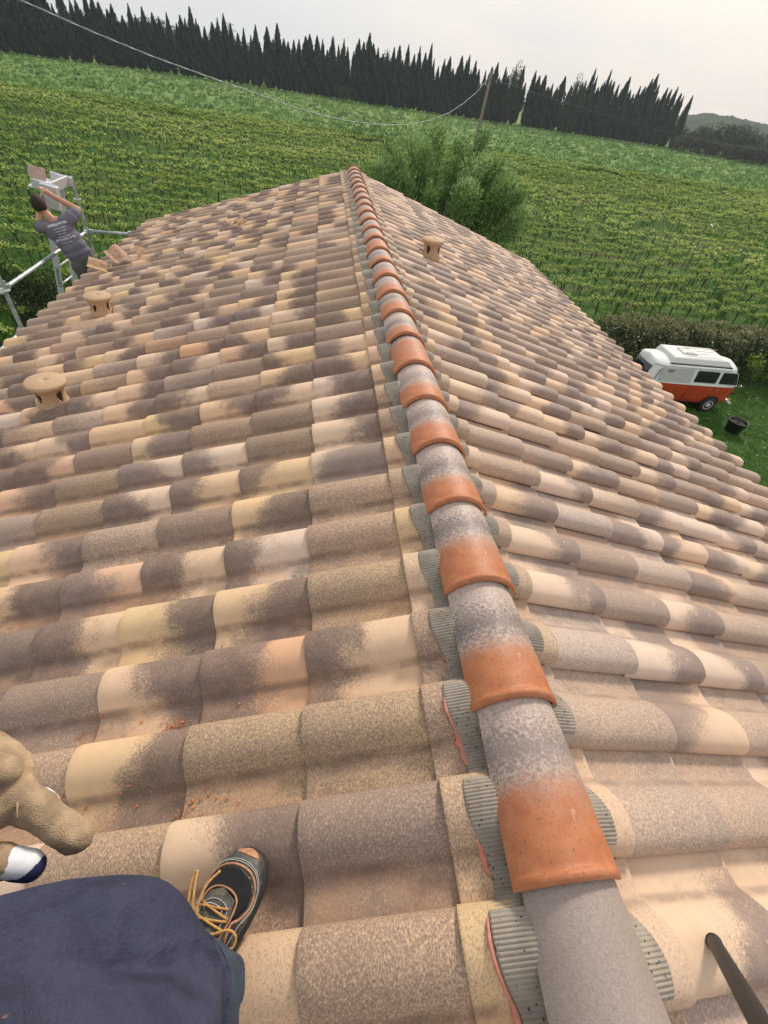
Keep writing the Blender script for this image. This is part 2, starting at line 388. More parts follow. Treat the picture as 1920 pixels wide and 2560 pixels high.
# deck and walls below the tiles
mb = MB()
for sgn in (-1, 1):
    a = [(0, -2.55, -.06), (sgn*3.72*CP, -2.55, -3.72*SP-.06), (sgn*3.72*CP, 9.72, -3.72*SP-.06), (0, 9.72, -.06)]
    mb.add(a+[(p[0], p[1], p[2]-.12) for p in a], [(0, 1, 2, 3), (4, 7, 6, 5), (0, 4, 5, 1), (1, 5, 6, 2), (2, 6, 7, 3)])
hpart(mb.build('roof_deck', simple('roof_deck_wood', (.30, .19, .11)), house))
mb = MB(); zt = -3.2*SP-.2
pts = [(-3.2, G), (3.2, G), (3.2, zt), (0, -.2), (-3.2, zt)]
mb.add([(x, -2.4, z_) for x, z_ in pts]+[(x, 9.55, z_) for x, z_ in pts], [(0, 1, 2, 3, 4), (9, 8, 7, 6, 5), (0, 5, 6, 1), (1, 6, 7, 2), (2, 7, 8, 3), (3, 8, 9, 4), (4, 9, 5, 0)])
hpart(mb.build('wall', M_WALL, house))
# --- ridge tiles
RZ0, RZC = .026, .112
def ridge_mesh(L=.455):
    nx = 21; st = [(0, 1.0, .0, 0), (.002, 1.0, .0, .004), (.006, 1.0, .0, .0090), (.012, .999, 0, .0105), (.018, .996, .0, .0085), (.023, .994, 0, .0030), (.026, .993, 0, .0005), (.034, .99, .0, .0), (.15, .955, -.003, 0), (.3, .90, -.007, 0), (.38, .87, -.010, 0), (L, .85, -.013, 0)]
    V, UV = [], []
    for off in (0, -.011):
        for (d, sc_, dz, bd) in st:
            for j in range(nx):
                t = -1+2*j/(nx-1)
                a = .129*sc_+off*.8; th = t*.95
                x = a*math.sin(th)/math.sin(.95); z_ = RZ0+(RZC-RZ0+off*.5+dz*1.3)*((math.cos(th)-math.cos(.95))/(1-math.cos(.95)))+dz*.4+off*.35+bd*(1-abs(t)**6)*(off == 0)
                V.append((x, d, z_)); UV.append((d/.45, j/(nx-1)))
    n = len(st); F = []
    for i in range(n-1):
        for j in range(nx-1):
            F.append((i*nx+j, i*nx+j+1, (i+1)*nx+j+1, (i+1)*nx+j)); o_ = n*nx
            F.append((o_+i*nx+j, o_+(i+1)*nx+j, o_+(i+1)*nx+j+1, o_+i*nx+j+1))
    o_ = n*nx
    for j in range(nx-1):
        F.append((j, o_+j, o_+j+1, j+1)); F.append(((n-1)*nx+j, (n-1)*nx+j+1, o_+(n-1)*nx+j+1, o_+(n-1)*nx+j))
    for i in range(n-1):
        F.append((i*nx, (i+1)*nx, o_+(i+1)*nx, o_+i*nx)); F.append((i*nx+nx-1, o_+i*nx+nx-1, o_+(i+1)*nx+nx-1, (i+1)*nx+nx-1))
    me = rawmesh('ridge_tile', V, np.array(F), uv=UV)
    me.materials.append(M_RIDGE); me.polygons.foreach_set('use_smooth', [True]*len(me.polygons)); me.set_sharp_from_angle(angle=rad(50))
    return me
rme = ridge_mesh()
rr = random.Random(5)
special = {-1: (-.3, .25, .75), 0: (.42, .75, .1), 1: (.36, 1., .1), 2: (.42, .9, .0), 3: (.34, .95, .1), 4: (.38, .8, 0), 5: (.36, .6, 0), 6: (.72, 1., 0), 7: (.3, .9, 0), 8: (.45, .9, 0), 12: (.7, .8, 0)}
for k in range(-6, 26):
    o = bpy.data.objects.new('ridge_tile', rme); COL.objects.link(o); o.parent = house
    o.location = HOFF+Vector((rr.gauss(0, .0012), .067+.384*k, rr.gauss(0, .0008)))
    o.rotation_euler = (rad(.45), rr.gauss(0, .012), rr.gauss(0, .008))
    if k == 25: o.scale = (1, .3, 1)
    o['pat'] = special.get(k, (rr.uniform(.25, .45), rr.uniform(.3, .9), rr.uniform(0, .35)))
# --- pleated flashing under the ridge tiles
for side in 'LR':
    ys = np.concatenate([np.arange(-2.4, -.6, .01), np.arange(-.6, 4.0, .0020), np.arange(4.0, 9.74, .0050)]); ss = np.array([.085, .11, .135, .155, .17, .18, 0.186]); V, UV = [], []
    for i, y in enumerate(ys):
        v = ((Y0L-y)/W) % 1 if side == 'L' else ((y-Y0R)/W) % 1
        hump = np.interp(v, PV, PH)/.06
        edge = (.152 if side == 'L' else .134)+(.023 if side == 'L' else .017)*hump+.004*math.sin(y*3.1)+.003*mnoise.noise(Vector((y*7, 0, 3)))
        pl = .0019*math.sin(y*2*math.pi/.0082+.8*mnoise.noise(Vector((y*9, 1, 0))))
        for q, s in enumerate(ss):
            s2 = .085+(s-.085)*(edge-.085)/(.186-.085)
            hh = np.interp(v, PV, PH)-.014*(.5)
            # the strip bridges the sharp lap step instead of following it
            vs_ = [(v+dv_) % 1 for dv_ in (-.06, -.03, 0, .03, .06)]; hh = float(np.mean([np.interp(x, PV, PH) for x in vs_]))
            if v < .06 or v > .97: hh *= .9
            p = (LP if side == 'L' else RP)(s2, y, hh-.004+.0055+pl*(1 if q < 6 else .7)); V.append(p)
    n = len(ss); i, j = np.meshgrid(np.arange(len(ys)-1), np.arange(n-1), indexing='ij'); i = i.ravel(); j = j.ravel()
    F = np.c_[i*n+j, i*n+j+1, (i+1)*n+j+1, (i+1)*n+j]
    o = hpart(link('ridge_flashing', rawmesh('ridge_flashing', V, F), M_FLASH, house)); o.data.polygons.foreach_set('use_smooth', [True]*len(F))
    sm = o.modifiers.new('t', 'SOLIDIFY'); sm.thickness = .0012
# pink butyl squeezed out at the strip's edge (left side)
for (y0_, y1_, wd) in ((.335, .42, .026), (.405, .50, .010), (.105, .165, .020), (-.09, .035, .010), (-.22, -.085, .022), (.635, .65, .006)):
    V = []; n = 26; rs = np.random.default_rng(int(y0_*100)+90)
    for i in range(n):
        y = y0_+(y1_-y0_)*i/(n-1); v = ((Y0L-y)/W) % 1; hump = np.interp(v, PV, PH)/.06
        e = .158+.024*hump; env = math.sin(math.pi*i/(n-1))**.5
        w_ = .75*wd*env*(.55+.55*mnoise.noise(Vector((y*60, 2, y0_*9)))+.25*rs.random()); h = np.interp(v, PV, PH)-.004
        for k, (ds, dn) in enumerate(((-.004, .003), (w_*.3, .0085*env), (w_*.8, .006*env), (w_, -.002))):
            V.append(LP(e+ds, y, h+.004+dn+(rs.random()-.5)*.002))
    F = np.array([(i*4+j, i*4+j+1, (i+1)*4+j+1, (i+1)*4+j) for i in range(n-1) for j in range(3)])
    hpart(link('sealant', rawmesh('sealant', V, F), M_BUTYL, house, True))
# --- roof vents (parts of the roof)
def vent(base, scale, lab, rz):
    prof_ = [(.146, -.05), (.146, .0), (.146, .02), (.143, .034), (.137, .046), (.132, .060), (.128, .08), (.126, .10), (.127, .125), (.130, .15), (.137, .172), (.147, .190), (.158, .204), (.168, .214), (.176, .226), (.179, .240), (.176, .252), (.167, .260), (.06, .2675), (.002, .2675)]
    n = 72; V = [(r*math.cos(2*math.pi*k/n), r*math.sin(2*math.pi*k/n), z_) for r, z_ in prof_ for k in range(n)]
    F = []
    dense = []
    P2 = []
    for a, b in zip(prof_[:-1], prof_[1:]):
        st = 4 if .04 < (a[1]+b[1])/2 < .22 else 1
        for q in range(st): P2.append((a[0]+(b[0]-a[0])*q/st, a[1]+(b[1]-a[1])*q/st))
    P2.append(prof_[-1]); V = [(r*math.cos(2*math.pi*k/n), r*math.sin(2*math.pi*k/n), z_) for r, z_ in P2 for k in range(n)]
    for i in range(len(P2)-1):
        zc = (P2[i][1]+P2[i+1][1])/2
        for k in range(n):
            ph = ((k+.5)/n*4) % 1-.5         # four openings
            t = (zc-.070)/.118
            hole = 0 < t < 1 and abs(ph) < .19*math.sqrt(max(0, math.sin(math.pi*min(1, t**.8))))*(.45+.75*t)
            if not hole: F.append((i*n+k, i*n+(k+1) % n, (i+1)*n+(k+1) % n, (i+1)*n+k))
    me = rawmesh('roof_vent', V, np.array(F)); o = link('roof_vent', me, M_VENT, house, True)
    o.location = HOFF+Vector(base); o.scale = (scale,)*3; o.rotation_euler = (0, 0, rz); o['label'] = lab
    s = o.modifiers.new('t', 'SOLIDIFY'); s.thickness = .012
vent(LP(2.56, 3.06, .035), .72, 'flared clay roof vent nearest the camera on the left slope', .35)
vent(LP(2.89, 4.94, .035), .71, 'flared clay roof vent second along the left slope', .5)
vent(RP(.735, 5.68, .04), .72, 'slim clay roof vent on the right slope', .1)
# ================================================================== GROUND
M_GROUND, nt = mat('field_ground', .95, spec=.15); oc = obco(nt)
X, Y, Z = nt.sep(oc)
n1 = nt.noise(oc, .35, 4); n2 = nt.noise(oc, 2.6, 5, .7); n3 = nt.noise(oc, 9, 4, .7); n4 = nt.noise(oc, .05, 3)
meadow = nt.mix(nt.maprange(n2, .38, .62), (.11, .21, .055), (.22, .35, .095))
meadow = nt.mix(nt.maprange(n4, .4, .62, 0, .5), meadow, (.25, .31, .10))
meadow = nt.mix(nt.maprange(n3, .56, .7, 0, .6), meadow, (.03, .065, .02))
lawn = nt.mix(nt.maprange(n2, .35, .65), (.04, .10, .018), (.08, .17, .033))
lawn = nt.mix(nt.maprange(n3, .35, .7, 0, .5), lawn, (.02, .04, .01))
vin = nt.mix(nt.maprange(n2, .35, .62), (.035, .085, .015), (.09, .18, .032))
vin = nt.mix(nt.maprange(n1, .52, .68, 0, .55), vin, (.15, .115, .06))
vin = nt.mix(nt.maprange(n3, .5, .7, 0, .5), vin, (.03, .05, .015))
yy = nt.math('ADD', Y, nt.math('MULTIPLY', nt.math('SUBTRACT', n1, .5), 3.0))
c = nt.mix(nt.maprange(yy, 21.5, 23), lawn, vin)
c = nt.mix(nt.maprange(yy, 106, 109), c, meadow)
setc(nt, c); bump(nt, nt.math('ADD', n2, n3), .7, .25)
me = bpy.data.meshes.new('ground'); N = 60
me.from_pydata([(-3000, -600, G), (3000, -600, G), (3000, 5000, G), (-3000, 5000, G)], [], [(0, 1, 2, 3)])
tag(link('ground', me, M_GROUND), kind='structure', label='green ground of lawn, vineyard floor and meadow')
# ------------------------------------------------------------------ foliage helpers
def leaf_mat(name, stops, trans=.25, rough=.6):
    m, nt = mat(name, rough, spec=.25)
    a = nt.attr('lc'); c = nt.ramp(nt.sep(a.outputs['Vector'])[0], stops); setc(nt, c)
    tr = nt.n.new('ShaderNodeBsdfTranslucent'); nt.l.new(c, tr.inputs[0])
    mx = nt.node('ShaderNodeMixShader', {0: trans}); nt.l.new(nt.b.outputs[0], mx.inputs[1]); nt.l.new(tr.outputs[0], mx.inputs[2])
    nt.l.new(mx.outputs[0], nt.n['Material Output'].inputs[0]); return m
def leaves(cent, ln, wd, axis=None, spread=1.0, r=rng, lc=None, tri=False):
    """leaf-sized rhombs at the given centres; axis (n,3) is the growing direction"""
    n = len(cent); ln = np.broadcast_to(ln, n); wd = np.broadcast_to(wd, n)
    d = r.normal(size=(n, 3)); d /= np.linalg.norm(d, axis=1)[:, None]
    if axis is not None:
        d = np.asarray(axis)+d*spread; d /= np.linalg.norm(d, axis=1)[:, None]
    u = r.normal(size=(n, 3)); s = np.cross(d, u); s /= np.linalg.norm(s, axis=1)[:, None]+1e-9
    a = cent-d*ln[:, None]*.5; b = cent+d*ln[:, None]*.5
    if tri:
        V = np.stack([a-s*wd[:, None]*.5, a+s*wd[:, None]*.5, b], 1).reshape(-1, 3); F = np.arange(n*3).reshape(-1, 3); k = 3
    else:
        m_ = cent-d*ln[:, None]*.05
        V = np.stack([a, m_+s*wd[:, None]*.5, b, m_-s*wd[:, None]*.5], 1).reshape(-1, 3); F = np.arange(n*4).reshape(-1, 4); k = 4
    if lc is None: lc = r.random(n)
    L = np.repeat(np.clip(lc, 0, 1), k); return V, F, np.c_[L, L, L]
def merge(parts):
    b = 0; Vs, Fs, Ls = [], [], []
    for V, F, L in parts: Vs.append(V); Fs.append(F+b); Ls.append(L); b += len(V)
    return np.vstack(Vs), np.vstack(Fs), np.vstack(Ls)
def shells(blobs, n, r=rng, inner=.55):
    """points in the outer part of a set of ellipsoids (c, radii)"""
    blobs = [(np.array(c, float), np.array(q, float)) for c, q in blobs]
    wts = np.array([np.prod(q)**(2/3) for _, q in blobs]); k = r.choice(len(blobs), n, p=wts/wts.sum())
    d = r.normal(size=(n, 3)); d /= np.linalg.norm(d, axis=1)[:, None]; t = inner+(1-inner)*r.random(n)**.6
    C_ = np.array([b[0] for b in blobs])[k]; Q = np.array([b[1] for b in blobs])[k]
    return C_+d*t[:, None]*Q, d, k
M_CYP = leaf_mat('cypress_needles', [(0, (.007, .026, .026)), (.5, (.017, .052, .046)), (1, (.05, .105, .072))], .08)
M_BARK = simple('grey_brown_bark', (.10, .075, .055), .95, .3, 20, bumpk=.5)
M_VLEAF = leaf_mat('young_vine_leaves', [(0, (.08, .17, .028)), (.35, (.24, .36, .065)), (.75, (.45, .54, .145)), (1, (.64, .68, .27))], .35)
M_VWOOD = simple('dark_vine_wood', (.040, .028, .02), .95, .3, 30)
M_GRASS = leaf_mat('rank_grass', [(0, (.025, .075, .012)), (.45, (.078, .20, .028)), (.8, (.15, .31, .048)), (1, (.32, .40, .10))], .3)
M_MEAD = leaf_mat('meadow_weeds', [(0, (.04, .10, .028)), (.5, (.14, .27, .07)), (1, (.28, .41, .13))], .25)
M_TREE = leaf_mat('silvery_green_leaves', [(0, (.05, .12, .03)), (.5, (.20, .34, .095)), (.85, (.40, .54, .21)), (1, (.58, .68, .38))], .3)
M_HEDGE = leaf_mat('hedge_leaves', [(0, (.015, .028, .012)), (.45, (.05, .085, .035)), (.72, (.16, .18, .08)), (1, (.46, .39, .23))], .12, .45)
M_SHRUB = leaf_mat('shrub_leaves', [(0, (.012, .025, .009)), (.6, (.035, .07, .018)), (1, (.10, .15, .035))], .15, .4)
M_FAR = leaf_mat('far_tree_leaves', [(0, (.014, .026, .017)), (.6, (.03, .05, .027)), (1, (.06, .085, .042))], .1)
M_HILL, nt = mat('wooded_hill', 1, spec=0); oc = obco(nt)
setc(nt, nt.mix(nt.maprange(nt.noise(oc, .04, 4, .7), .4, .62), (.02, .04, .022), (.055, .085, .035)))
# ------------------------------------------------------------------ cypresses
def cyp_meshes(seed):
    r = np.random.default_rng(seed); H = 1.0
    tips = [(0, 0, 1.0, 1.0)] + [(r.normal(0, .045), r.normal(0, .045), r.uniform(.62, .93), r.uniform(.55, .8)) for _ in range(r.integers(1, 5))]
    parts = []
    for (tx, ty, th, wd) in tips:
        n = int(1300*wd); t = r.random(n)**.85
        R_ = .105*wd*np.interp(t, [0, .06, .2, .45, .7, .88, 1], [.45, .8, 1, .96, .66, .3, .02])
        a = r.random(n)*2*math.pi; lump = 1+.22*np.sin(a*3+t*14+seed)+.15*np.sin(a*5-t*31)
        rr_ = R_*lump*(.72+.3*r.random(n))
        z_ = .035+t*(th-.035)
        c = np.c_[tx*np.clip(t*2, 0, 1)+rr_*np.cos(a), ty*np.clip(t*2, 0, 1)+rr_*np.sin(a), z_]
        ax = np.c_[np.cos(a)*.22, np.sin(a)*.22, np.ones(n)]
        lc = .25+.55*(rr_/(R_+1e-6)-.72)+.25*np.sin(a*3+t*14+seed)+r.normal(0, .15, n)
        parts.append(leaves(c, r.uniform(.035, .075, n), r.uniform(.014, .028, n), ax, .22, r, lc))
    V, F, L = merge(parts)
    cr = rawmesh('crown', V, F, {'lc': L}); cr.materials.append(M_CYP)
    mb = MB(); mb.tube([(0, 0, 0), (0, 0, .1), (0, 0, .6), (0, 0, .93)], [.016, .013, .03, .004], 7)
    # dense inner core of shaded twigs keeps the sky from showing through the middle
    tr = mb.mesh('trunk'); tr.materials.append(M_BARK)
    mb = MB()
    for (tx, ty, th, wd) in tips:
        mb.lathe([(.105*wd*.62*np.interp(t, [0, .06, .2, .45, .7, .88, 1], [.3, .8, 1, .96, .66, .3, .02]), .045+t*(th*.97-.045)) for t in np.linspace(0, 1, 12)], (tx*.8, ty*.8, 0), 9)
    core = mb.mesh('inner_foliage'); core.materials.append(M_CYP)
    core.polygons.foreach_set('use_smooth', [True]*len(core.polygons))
    return cr, tr, core
CY = [cyp_meshes(s) for s in range(7)]
cr_ = random.Random(3)
def cypress(x, y, h, wf, k, label, group, lean=0):
    o = tag(empty('cypress_tree', (x, y, G), cr_.random()*6.28), label, 'tree', group)
    o.scale = (h*wf, h*wf, h)
    if lean: o.rotation_euler = (0, lean, 0)
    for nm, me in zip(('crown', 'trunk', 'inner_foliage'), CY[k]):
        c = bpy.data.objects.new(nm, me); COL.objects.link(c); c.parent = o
azs = []; a = -34
while a < 32.1:
    azs.append(a); a += (cr_.uniform(.34, .66) if cr_.random() < .975 else cr_.uniform(.85, 1.05))*(1.0 if a < 20 else .74)
for i, a in enumerate(azs):
    if 22.0 < a < 22.35: continue
    if -19.2 < a < -18.7 or 18.4 < a < 18.75: continue
    Rg = np.interp(a, [-28, -10, 5, 17, 25, 32], [240, 256, 250, 268, 292, 318])+cr_.uniform(-2, 2)
    el = np.interp(a, [-28, -22, -16, -9, 0, 3, 8, 15, 20, 26, 32], [1.1, 1.75, 1.8, 1.6, 1.6, 2.0, 2.0, 2.0, 1.8, 2.15, 2.3])+cr_.choice([-.7, -.5, -.35, -.2, -.1, 0, 0, .15, .3, .6])
    h = 8.44+Rg*math.tan(rad(el)); x = CAM[0]+Rg*math.sin(rad(a)); y = Rg*math.cos(rad(a))
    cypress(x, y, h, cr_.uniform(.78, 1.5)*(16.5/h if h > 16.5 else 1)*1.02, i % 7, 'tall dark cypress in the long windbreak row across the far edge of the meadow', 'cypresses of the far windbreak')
for a in (31.6, 32.5):
    Rg = 318; cypress(CAM[0]+Rg*math.sin(rad(a)), Rg*math.cos(rad(a)), 8.44+Rg*math.tan(rad(1.9+.0*a)), .95, 2, 'tall dark cypress at the right hand end of the windbreak row' if a > 32 else 'tall dark cypress in the long windbreak row across the far edge of the meadow', None if a > 32 else 'cypresses of the far windbreak')
# broad far trees ------------------------------------------------------------
def far_tree_mesh(seed, upright=False):
    r = np.random.default_rng(seed)
    bl = [((r.normal(0, .22), r.normal(0, .22), r.uniform(.3, .85)), (r.uniform(.16, .3),)*2+(r.uniform(.14, .26)*(1.6 if upright else 1),)) for _ in range(16)]
    c, d, k = shells(bl, 2600, r); c[:, 2] = np.clip(c[:, 2], .04, 2)
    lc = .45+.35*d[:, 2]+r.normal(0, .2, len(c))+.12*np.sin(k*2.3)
    V, F, L = leaves(c, r.uniform(.03, .07, len(c)), r.uniform(.02, .04, len(c)), d*.4+np.array([0, 0, .7 if upright else .3]), .6, r, lc)
    cr = rawmesh('crown', V, F, {'lc': L}); cr.materials.append(M_FAR)
    mb = MB(); mb.tube([(0, 0, 0), (.01, 0, .3), (0, .02, .6)], [.035, .028, .012], 7); tr = mb.mesh('trunk'); tr.materials.append(M_BARK)
    return cr, tr
FT = [far_tree_mesh(40+i, i % 2 == 0) for i in range(4)]
def far_tree(x, y, h, wf, k, label, group=None, name='broadleaf_tree'):
    o = tag(empty(name, (x, y, G), cr_.random()*6.28), label, 'tree', group); o.scale = (h*wf, h*wf, h)
    for nm, me in zip(('crown', 'trunk'), FT[k]):
        c = bpy.data.objects.new(nm, me); COL.objects.link(c); c.parent = o
def polar(a, R_): return CAM[0]+R_*math.sin(rad(a)), R_*math.cos(rad(a))
for i, a in enumerate(np.arange(32.9, 47, .8)):
    Rg = 325+cr_.uniform(-8, 14); el = np.interp(a, [33, 35.5, 36.8, 38.5, 42], [-.1, .25, .75, .2, .3])+cr_.uniform(-.12, .12)
    x, y = polar(a, Rg); far_tree(x, y, 8.44+Rg*math.tan(rad(el)), .95, i % 4, 'bushy dark tree in the thicket right of the cypress row', 'dark trees of the right hand thicket')
for i, a in enumerate(np.arange(33.0, 47, .62)):
    Rg = 300+cr_.uniform(-4, 4); x, y = polar(a, Rg); far_tree(x, y, 6.2+cr_.uniform(-1, 1.), 1.5, (i+1) % 4, 'low rounded olive green bush along the foot of the right hand thicket', 'bushes at the foot of the thicket', 'bush')
for a, el, wf, lab in ((17.4, 1.9, .42, 'dense round topped evergreen standing among the cypresses right of the pole'), (23.2, 1.75, .42, 'dense round topped evergreen just right of the gap in the cypress row'), (5.9, 1.35, .5, 'squat broad evergreen in the middle of the cypress row')):
    x, y = polar(a, 262); far_tree(x, y, 8.44+262*math.tan(rad(el)), wf, 2, lab)
x, y = polar(1.9, 232); far_tree(x, y, 5.0, 1.0, 1, 'small bright green shrub at the foot of the cypress row', name='shrub')
for a, R_, h in ((-17.6, 420, 21), (-15.2, 430, 22.5), (-12.4, 440, 22), (-6.6, 430, 19.5), (-14.3, 425, 24), (-13.4, 445, 23.5)):
    x, y = polar(a, R_); far_tree(x, y, h*.78, .8, 3, 'pale green tree showing above the left part of the cypress row', 'pale trees behind the cypresses')
# hills
def hill(a0, a1, R_, prof_, seed):
    n = 420; rows = 7; V = []
    for j in range(rows):
        for i in range(n):
            t = i/(n-1); a = a0+(a1-a0)*t; h = np.interp(t, *zip(*prof_))
            nz = 1+.12*mnoise.noise(Vector((t*26, seed, 0)))+.16*abs(mnoise.noise(Vector((t*95, seed, 0))))
            q = j/(rows-1); Rr = R_+q*500; hh = h*nz*math.sin(q*math.pi/2)
            x, y = polar(a, Rr); V.append((x, y, G-2+hh*(1 if j else 0)))
    F = np.array([(j*n+i, j*n+i+1, (j+1)*n+i+1, (j+1)*n+i) for j in range(rows-1) for i in range(n-1)])
    return link('hills', rawmesh('hills', V, F), M_HILL, None, True)
tag(hill(28, 62, 900, [(0, 8), (.1, 22), (.2, 38), (.3, 33), (.5, 30), (.8, 40), (1, 10)], 3), kind='structure', label='low wooded hills fading in the haze on the right')
tag(hill(-60, -2, 800, [(0, 10), (.3, 18), (.7, 26), (.86, 25), (1, 5)], 8), kind='structure', label='low wooded hills behind the cypress row on the left')
# pylon
M_STEEL = simple('galvanised_pylon_steel', (.30, .31, .32), .6, .1, 5)
px_, py_ = polar(-7.95, 560); py = tag(empty('pylon', (px_, py_, G), .4), 'faint grey lattice power pylon peeping above the cypress row', 'pylon')
mb = MB(); Ht = 8.44+560*math.tan(rad(1.75))
for i in range(9):
    z0, z1 = Ht*i/9, Ht*(i+1)/9; w0, w1 = 2.6*(1-i/9)+.5, 2.6*(1-(i+1)/9)+.5
    cs0 = [(-w0, -w0), (w0, -w0), (w0, w0), (-w0, w0)]; cs1 = [(-w1, -w1), (w1, -w1), (w1, w1), (-w1, w1)]
    for k in range(4):
        k2 = (k+1) % 4
        mb.tube([(*cs0[k], z0), (*cs1[k], z1)], .14, 4); mb.tube([(*cs0[k], z0), (*cs1[k2], z1)], .08, 4); mb.tube([(*cs0[k2], z0), (*cs1[k], z1)], .08, 4)
mb.build('lattice_mast', M_STEEL, py)
mb = MB()
for zz, L_ in ((Ht*.72, 5.5), (Ht*.86, 6.5), (Ht*.99, 4.5)):
    mb.tube([(-L_, 0, zz), (0, 0, zz+.9), (L_, 0, zz)], .14, 4); mb.tube([(-L_, 0, zz), (L_, 0, zz)], .12, 4)
mb.build('cross_arm', M_STEEL, py)
# ------------------------------------------------------------------ vineyard
NL = np.array([-SP, 0, CP]); NR = np.array([SP, 0, CP])
def visible(p, margin=1.06):
    d = np.asarray(p)-CAM; zc = d@CF
    if zc <= 0: return False
    if abs(d@CR/zc) > 960/F_PX*margin or abs(d@CU/zc) > 1280/F_PX*margin: return False
    for nrm, sg in ((NL, -1), (NR, 1)):
        dn = d@nrm
        if dn < 0:
            t = -(CAM@nrm)/dn; q = CAM+t*d
            if 0 < t < 1 and 0 <= sg*q[0] <= 3.68 and -3 < q[1] < 9.75: return False
    return True
def vine_meshes(seed, low=False):
    r = np.random.default_rng(seed); rd = random.Random(seed)
    mb = MB(); h = rd.uniform(.55, .68); lx = rd.uniform(-.1, .1)
    ns = 4 if low else 6
    mb.tube([(0, 0, -.02), (lx*.4, rd.uniform(-.03, .03), h*.5), (lx, 0, h)], [.038, .03, .034], ns)
    arms = []
    for sg in (-1, 1):
        L_ = rd.uniform(.42, .62); p = [(lx, 0, h-.02), (lx+sg*.14, rd.uniform(-.03, .03), h+rd.uniform(.08, .14)), (lx+sg*L_*.6, rd.uniform(-.04, .04), h+rd.uniform(.08, .16)), (lx+sg*L_, rd.uniform(-.05, .05), h+rd.uniform(.05, .16))]
        mb.tube(p, [.028, .022, .018, .012], ns if not low else 3); arms.append(p)
    tr = mb.mesh('trunk'); tr.materials.append(M_VWOOD)
    cen = []; n = 150 if not low else 26
    for _ in range(n):
        p = rd.choice(arms); t = rd.uniform(.1, 1)*3; i = min(2, int(t)); q = Vector(p[i]).lerp(Vector(p[i+1]), t-i)
        cen.append((q.x+rd.gauss(0, .05), q.y+rd.gauss(0, .07), q.z+abs(rd.gauss(.06, .08))))
    cen = np.array(cen); k = 1 if not low else 2.3
    V, F, L = leaves(cen, r.uniform(.06, .12, n)*k, r.uniform(.05, .10, n)*k, np.tile([0, 0, .5], (n, 1)), 1, r, r.normal(.55, .28, n))
    fo = rawmesh('foliage', V, F, {'lc': L}); fo.materials.append(M_VLEAF)
    return tr, fo
def mesh_np(me):
    V = np.zeros(len(me.vertices)*3, dtype=np.float32); me.vertices.foreach_get('co', V); V = V.reshape(-1, 3)
    T = [tuple(p.vertices) for p in me.polygons]
    Q = np.array([t if len(t) == 4 else (t+(t[-1],))[:4] for t in T if len(t) in (3, 4)]); return V, Q
VM = [vine_meshes(s) for s in range(8)]; VML = [vine_meshes(100+s, True) for s in range(6)]
spots = []
vr = random.Random(12); yrow = 25.4; ri = 0
while yrow < 106:
    xr0, xr1 = -(yrow*.62+14), yrow*.95+14
    x = xr0+vr.random()
    while x < xr1:
        if vr.random() > .045+max(0, mnoise.noise(Vector((x*.07, yrow*.11, 4)))-.28)*2.5:
            spots.append((x+vr.uniform(-.12, .12), yrow+.012*x*0+vr.uniform(-.06, .06)))
        x += 1.15
    yrow += 2.15; ri += 1
for y in (11.5, 13.65, 15.8, 17.95, 20.1, 22.25):      # nearer rows exist only left of the garden
    x = -(y*.62+14)
    while x < -9.5+.0*y: spots.append((x+vr.uniform(-.12, .12), y+vr.uniform(-.05, .05))); x += 1.15
vis = [(math.hypot(x-CAM[0], y), x, y) for x, y in spots if visible((x, y, G+.8))]
vis.sort(); near = set((x, y) for _, x, y in vis[:280])
for x, y in sorted(near):
    k = vr.randrange(8); o = tag(empty('grapevine', (x, y, G), vr.choice((0, math.pi))+vr.uniform(-.08, .08)), 'gnarled grapevine with spread arms and pale young leaves in the nearest vineyard rows', 'grapevine', 'grapevines in the nearest vineyard rows')
    s = vr.uniform(.9, 1.25); o.scale = (s, s, s*vr.uniform(.9, 1.1))
    for nm, me in zip(('trunk', 'foliage'), VM[k]):
        c = bpy.data.objects.new(nm, me); COL.objects.link(c); c.parent = o
low = [(mesh_np(a), mesh_np(b)) for a, b in VML]
Vt, Ft, Vl, Fl, Ll, bt, bl_ = [], [], [], [], [], 0, 0
for x, y in spots:
    if (x, y) in near: continue
    if y > 55 and not visible((x, y, G+.8), 1.25): continue
    (tv, tf), (lv, lf) = low[vr.randrange(6)]; s = vr.uniform(.85, 1.2)*(1 if y < 60 else 1.12); fl = vr.choice((-1, 1))
    T = np.array([fl*s, s, s]); O = np.array([x, y, G])
    Vt.append(tv*T+O); Ft.append(tf+bt); bt += len(tv); Vl.append(lv*T+O); Fl.append(lf+bl_); bl_ += len(lv)
    Ll.append(np.repeat(np.clip(rng.normal(.5+.42*mnoise.noise(Vector((x*.045, y*.09, 1)))+.2*mnoise.noise(Vector((x*.4, y*.5, 7))), .27, len(lf)), 0, 1), 4))
vr_o = tag(empty('vineyard_rows', (0, 60, G)), 'farther rows of grapevines running across the whole green slope below the meadow', 'vineyard', kind='stuff')
L_ = np.concatenate(Ll)
for nm, V, F, m_, at in (('trunks', Vt, Ft, M_VWOOD, None), ('foliage', Vl, Fl, M_VLEAF, {'lc': np.c_[L_, L_, L_]})):
    o = link(nm, rawmesh(nm, np.vstack(V), np.vstack(F), at), m_, vr_o); o.location = (0, -60, -G); o['kind'] = 'stuff'
